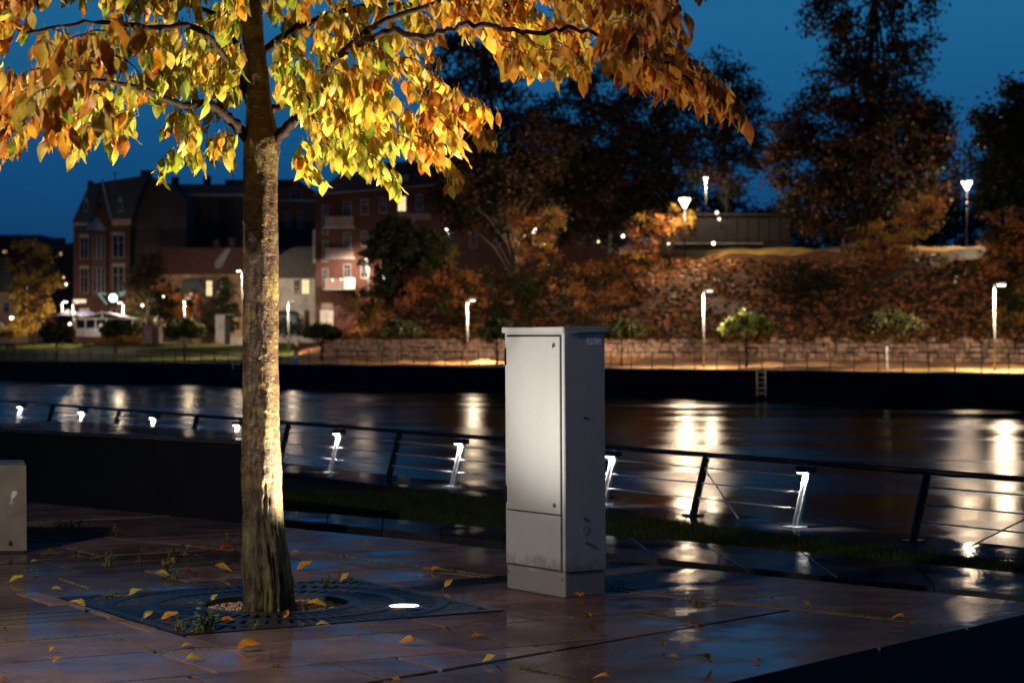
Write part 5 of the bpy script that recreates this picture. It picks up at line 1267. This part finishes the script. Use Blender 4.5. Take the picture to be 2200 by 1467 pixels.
# brick town house with mansard roof
YV = 240; b = thing('brick_town_house', tuple(P(220, GR, YV)), 'ornate red brick town house with mansard roof, gable and oriel', 'building')
part('wall', b, 'brick', R4(158, 484, 279, GR), YV, 12); part('cornice', b, 'coping', R4(154, 478, 232, 485), YV-.5, 1.2); part('cornice', b, 'plaster', R4(240, 471, 280, 484), YV-.4, 1.0)
r = part('roof', b, 'roof', [(154,480),(279,474),(316,376),(240,388),(192,396)], YV-.2, 11)
part('chimney', r, 'brick2', R4(302,366,324,384), YV+4, 1.4); part('chimney', r, 'brick2', R4(188,389,198,404), YV+1, 1)
g_ = part('gable', b, 'brick', [(204,486),(236,486),(220,392)], YV-.7, 4); part('coping', g_, 'coping', [(220,383),(218,393),(236,470),(240,468)], YV-.9, .4)
part('gable_window', g_, 'glassdark', R4(214,436,219,448), YV-.8, .1)
for x in (184, 258): d_ = part('dormer', b, 'coping', [(x-4,455),(x+5,455),(x+5,430),(x,420),(x-4,430)], YV-.6, 1); part('pane', d_, 'glassdark', R4(x-2,434,x+3,452), YV-.66, .06)
o_ = part('oriel', b, 'brick2', R4(196, 500, 228, 640), YV-1.3, 1.3); mb = MB(); a0_, a1_, ap = P(184,494,YV-1.6), P(230,496,YV-1.6), P(208,464,YV-.6); mb.add([a0_, a1_, ap, P(207,496,YV-2.2)], [(0,3,2),(3,1,2),(0,1,3)]); obj('oriel_roof', mb, M['coping'], b)
for y0, y1 in ((508,556),(575,630)):
    for x0 in (200,209,218): window(o_, x0, y0, x0+7, y1, YV-1.3, fw=.9, mull=0)
    window(b, 172, y0+2, 190, y1, YV, lintel=1, fw=1.2); window(b, 241, y0-3, 267, y1-2, YV, lintel=1, fw=1.4)
window(b, 170, 662, 192, 705, YV, 'litdim'); window(b, 238, 662, 262, 705, YV, 'glassdark')
M['green_lit'] = emit('green lit bracket', (.45, .8, .65), .35)
for pts in ([(209,629),(228,629),(228,633),(213,633)], [(209,631),(214,631),(231,652),(227,654)], [(254,628),(271,625),(268,634),(256,637)]): part('lit_bracket', b, M['green_lit'], pts, YV-1.9, .2)  # awning brackets made to glow for the greenish light on them
part('lit_fascia', b, emit('lit fascia', (1, .80, .5), 1.1), R4(157, 643, 184, 651), YV-1.6, .3)
mb = MB(); mb.tube([P(248,400,YV+3), P(247,370,YV+3)], .06, 5); mb.tube([P(246,378,YV+3), P(252,371,YV+3)], .04, 4); obj('aerial', mb, M['dark_steel'], b)
# blind gable block attached on its right
b = thing('blind_gable_building', tuple(P(340, GR, 243)), 'tall dark building with a windowless gable wall', 'building')
part('wall', b, 'blind', [(280,GR),(400,GR),(400,428),(345,388),(316,378),(281,474)], 243, 12); part('gable_coping', b, 'coping', [(279,474),(283,474),(320,377),(316,376)], 242.7, .5); part('downpipe', b, 'coping', R4(278,478,281,700), 242.5, .4)
b = thing('long_dark_building', tuple(P(460, GR, 255)), 'long dark warehouse with chimneys behind the trunk', 'building')
part('wall', b, 'blind', R4(392, 424, 640, GR), 255, 12); r = part('roof', b, 'roof', [(335,430),(640,424),(640,396),(345,396)], 254.6, 12)
for x, y in ((368,380),(437,378)): part('chimney', r, 'brick2', R4(x, y, x+14, 400), 257, 1.2)
part('roof_box', r, 'roof', R4(484,386,640,400), 257, 6); part('gutter', r, 'coping', R4(392,416,640,422), 254.3, .4); part('wall_panel', b, 'brick2', R4(402,450,447,GR), 254.7, .3); part('wall_panel', b, 'blind', R4(449,440,468,GR), 254.6, .4)
b = thing('brick_gable_house', tuple(P(640, GR, 250)), 'brick gabled house partly hidden behind the trunk', 'house')
part('wall', b, 'brick2', [(590,GR),(678,GR),(678,412),(640,386),(596,412)], 250, 8); window(b,625,405,648,430,250,fw=1); part('band', b, 'coping', R4(590,430,678,433), 249.8, .3)
for x in (612, 640): window(b, x, 455, x+12, 490, 250, fw=1)
# red roofed house, lit front and gateway
b = thing('red_roof_house', tuple(P(430, GR, 225)), 'long red roofed house with an orange lit front', 'house')
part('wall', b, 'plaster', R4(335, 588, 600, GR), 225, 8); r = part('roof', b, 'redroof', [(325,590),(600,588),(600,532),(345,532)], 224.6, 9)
for x, y in ((458,516),(492,512)): part('chimney', r, 'redroof', R4(x, y, x+12, 534), 226, 1)
part('skylight', r, 'coping', [(462,562),(486,534),(496,534),(476,575),(462,578)], 224.4, .15)
window(b, 442, 602, 457, 637, 225, 'lit'); 
gt = part('gateway_wall', b, 'brick2', R4(378,622,432,GR), 223.6, 1.2); part('gateway_roof', b, 'roof', [(374,634),(436,628),(428,598),(394,598)], 223.2, 2); window(gt, 402,620,414,636,223.6,'lit',1,0)
window(b, 330, 676, 342, 697, 224.9, 'lit', 1, 0); window(b, 345, 680, 358, 694, 224.9, emit('red sign light', (1,.15,.2), .5), 1, 0)
# white house right of the trunk
b = thing('white_house', tuple(P(640, GR, 218)), 'white two storey house with one lit window right of the trunk', 'house')
part('wall', b, 'white', R4(560, 594, 677, GR), 218, 8); part('roof', b, 'roof', [(556,598),(679,598),(677,530),(632,531),(612,540),(592,556),(560,592)], 217.6, 9)
window(b, 631, 602, 644, 632, 218, fw=1); window(b, 648, 600, 665, 632, 218, 'lit', fw=1); part('eaves_band', b, 'white', R4(592,655,677,660), 217.7, .3)
for x in (600, 622, 654): d_ = part('door', b, 'brick2', R4(x, 668, x+11, 712), 217.9, .1); part('frame', d_, 'frame', R4(x-1, 665, x+12, 667.8), 217.8, .15)
# brick flats
YF = 212; b = thing('brick_flats', tuple(P(800, GR, YF)), 'four storey brick block of flats with balconies', 'building')
part('wall', b, 'brick', [(678,GR),(1330,GR),(1330,370),(940,396),(678,417)], YF, 14); r = part('roof', b, 'roof', [(674,418),(940,397),(1335,371),(1335,318),(795,352),(728,377)], YF-.5, 12)
for x in (831, 872, 1000, 1130): d_ = part('dormer', r, 'roof', R4(x-8,372,x+8,392), YF-1.2, 1); part('pane', d_, 'coping', R4(x-6,375,x+6,387), YF-1.26, .06)
part('eaves', b, 'coping', [(674,419),(940,398),(940,395.5),(674,416.5)], YF-.8, .3)
part('downpipe', b, 'coping', R4(672,493,677,565), YF-.6, .3)
W_ = [(692,440,705,505),(692,518,705,562),(692,576,705,622),(737,432,754,466),(738,499,754,532),(738,567,754,596),(776,428,791,462),(776,497,791,530),(775,562,792,598),(815,424,830,458)]
for (x0,y0,x1,y1) in W_: window(b, x0, y0, x1, y1, YF, fw=1.7)
window(b, 854, 421, 873, 455, YF, 'lit', fw=1.4); window(b, 893,418,908,452,YF)
for x in (960,1010,1060,1180,1240,1292): 
    for y in (430,500): window(b, x, y, x+15, y+32, YF)
window(b, 1268,497,1284,524,YF)
for y0, y1 in ((466,487),(534,553),(599,620)):
    bl = part('balcony', b, 'bal', R4(697, y0+2, 759, y1), YF-1.4, .12); part('floor', bl, 'coping', R4(695, y1, 761, y1+3), YF-1.45, 1.45); part('top_rail', bl, 'coping', R4(696, y0-.5, 760, y0+1.5), YF-1.5, .25)
part('lit_balcony_end', b, 'white', R4(739, 597, 762, 621), YF-1.56, .08)  # white board put in for the lit end of the balcony
part('balcony', b, 'bal', R4(856, 458, 926, 472), YF-1.3, .12)
part('ground_panel', b, 'white', R4(688, 666, 716, GR), YF-.15, .1); part('garage_door', b, 'bal', R4(690, 650, 716, 664), YF-.2, .12)
for px, py in ((714,602),(733,600)): dot(px, py, YF-1.6, .07, (1,.75,.45), 6, 'small warm light on the lowest balcony, '+('left' if px < 720 else 'right')+' one of two')
# dark parapet building on the rampart
b = thing('dark_parapet', tuple(P(1590, 560, 204)), 'low dark walled structure on the rampart top', 'wall')
M['timber'] = simple('dark boarding', (.010, .007, .009), .6, scale=1)
part('wall', b, 'timber', [(1400,560),(1700,560),(1700,462),(1490,462),(1470,470),(1400,530)], 204, 3); part('lit_line', b, 'coping', R4(1452,521.5,1640,524), 203.6, .3); part('cap', b, 'timber', R4(1486,458,1704,463), 203.5, 4)  # pale strip drawn for a thin line of light on the wall
for x in range(1470,1700,23): part('board', b, 'timber', R4(x, 466, x+21, 519), 203.86, .1)
# pavilion with glazed gable, parasols
YP = 213; b = thing('glass_pavilion', tuple(P(215, 722, YP)), 'white framed glass pavilion with a low white front wall', 'pavilion')
part('base_wall', b, 'white', R4(162, 705, 216, 723), YP, .4)
mb = MB()
for x in (162,183,205,228,256,284): xp(mb, R4(x-1, 684, x+1, 706), YP, .15)
xp(mb, R4(160, 683, 290, 686), YP-.05, .2); obj('frame', mb, M['white'], b)
mb = MB(); xp(mb, [(160,685),(219,669),(219,672),(166,686)], YP-.1, .2); xp(mb, [(219,669),(290,685),(284,686),(219,672)], YP-.1, .2); xp(mb, R4(217.5,668,220.5,686), YP-.12, .2); obj('roof_frame', mb, M['white'], b)
part('glazing', b, 'glassdark', R4(163, 687, 283, 705), YP+.2, .04); part('roof', b, 'roof', [(160,685),(219,670),(288,685)], YP+.3, 5)
point('pavilion_light', P(205, 700, YP-1.2), 30, (1,.85,.75), .2, b)
M['navy'] = simple('navy canvas', (.03, .035, .07), .6, scale=1)
for px, lbl in ((148,'navy parasol left of the pavilion'),(183,'navy parasol in front of the brick facade')):
    q = P(px, 730, 217); t = thing('parasol', tuple(q), lbl, 'parasol', 'parasols by the pavilion'); mb = MB(); top = P(px, 664, 217); mb.tube([q, top], .04, 6); obj('pole', mb, M['dark_steel'], t)
    mb = MB(); ring = [top+Vector((math.cos(k*math.pi/4)*1.5, math.sin(k*math.pi/4)*1.5, -.62)) for k in range(8)]; mb.add([top]+ring, [(0, k+1, (k+1)%8+1) for k in range(8)]); obj('canopy', mb, M['navy'], t)
for px, col, lbl in ((-14,'white','pale car parked behind the hedge at the left edge'),):
    q = P(px, 722, 226); t = thing('parked_car', tuple(q), lbl, 'car')
    mb = MB(); prof = [(-2.1,.3),(2.1,.3),(2.15,.75),(1.3,.95),(.7,1.42),(-1.0,1.45),(-1.75,.98),(-2.1,.85)]
    vs = [q+Vector((x, -.8, z)) for x, z in prof]+[q+Vector((x, .8, z)) for x, z in prof]; n = len(prof); mb.add(vs, [tuple(range(n)), tuple(range(2*n-1, n-1, -1))]+[(i, n+i, n+(i+1)%n, (i+1)%n) for i in range(n)]); obj('body', mb, M['white'], t)
    mb = MB(); vs = [(-1.55,1.0),(1.1,1.0),(.65,1.36),(-.95,1.38)]; mb.add([q+Vector((x,-.83,z)) for x,z in vs], [(0,1,2,3)]); obj('side_window', mb, M['glassdark'], t)
    for x in (-1.35,1.35): mb = MB(); mb.tube([q+Vector((x,-.85,.32)), q+Vector((x,-.6,.32))], .32, 14); wh = obj('wheel', mb, M['cab_gap'], t); mb = MB(); mb.tube([q+Vector((x,-.87,.32)), q+Vector((x,-.84,.32))], .18, 12); obj('rim', mb, M['steel'], wh)
def kiosk(x0,y0,x1,y1,Y,mat,label,name='kiosk',cat='kiosk',roofm='roof'):
    t = thing(name, tuple(P((x0+x1)/2,y1,Y)), label, cat); part('body', t, mat, R4(x0,y0,x1,y1), Y, 2); part('roof', t, roofm, R4(x0-1.5,y0-2.5,x1+1.5,y0), Y-.2, 2.4); part('door', t, 'blind', R4(x0+(x1-x0)*.55,y0+4,x1-3,y1), Y-.06, .06); return t
kiosk(308,700,342,738,205,'bal','small purplish kiosk left of the lamplit umbrella tree'); kiosk(345,704,385,736,207,'blind','dark shed beside the purplish kiosk','garden_shed','shed')
t = thing('notice_stand', tuple(P(478,738,196)), 'white panelled stand with a dark figure-like pillar left of the trunk', 'stand')
part('panel', t, 'white', [(463,677),(483,677),(483,740),(463,730)], 196, .2); part('pillar', t, 'blind', R4(483,683,494,740), 195.9, .4); part('panel', t, 'white', R4(494,724,560,740), 196, .2); part('top', t, 'coping', R4(462,674.5,503,677), 195.9, .5)
t = thing('blue_marquee', tuple(P(612,720,200)), 'pale blue marquee just right of the trunk', 'marquee'); M['paleblue'] = simple('pale blue canvas', (.22,.34,.40), .6, scale=1)
part('side', t, 'paleblue', R4(560,676,636,722), 200, 3); part('roof', t, 'navy', [(558,677),(638,677),(630,668),(566,668)], 199.8, 3.4)
t = thing('park_bench', tuple(P(20,752,188)), 'dark park bench on the lawn at the left edge', 'bench')
for nm, r in (('seat',R4(12,746,32,748)),('backrest',R4(12,740,32,744)),('leg',R4(13,748,15,754)),('leg',R4(29,748,31,754))): part(nm, t, 'dark_stone', r, 188, .4 if nm == 'seat' else .06)
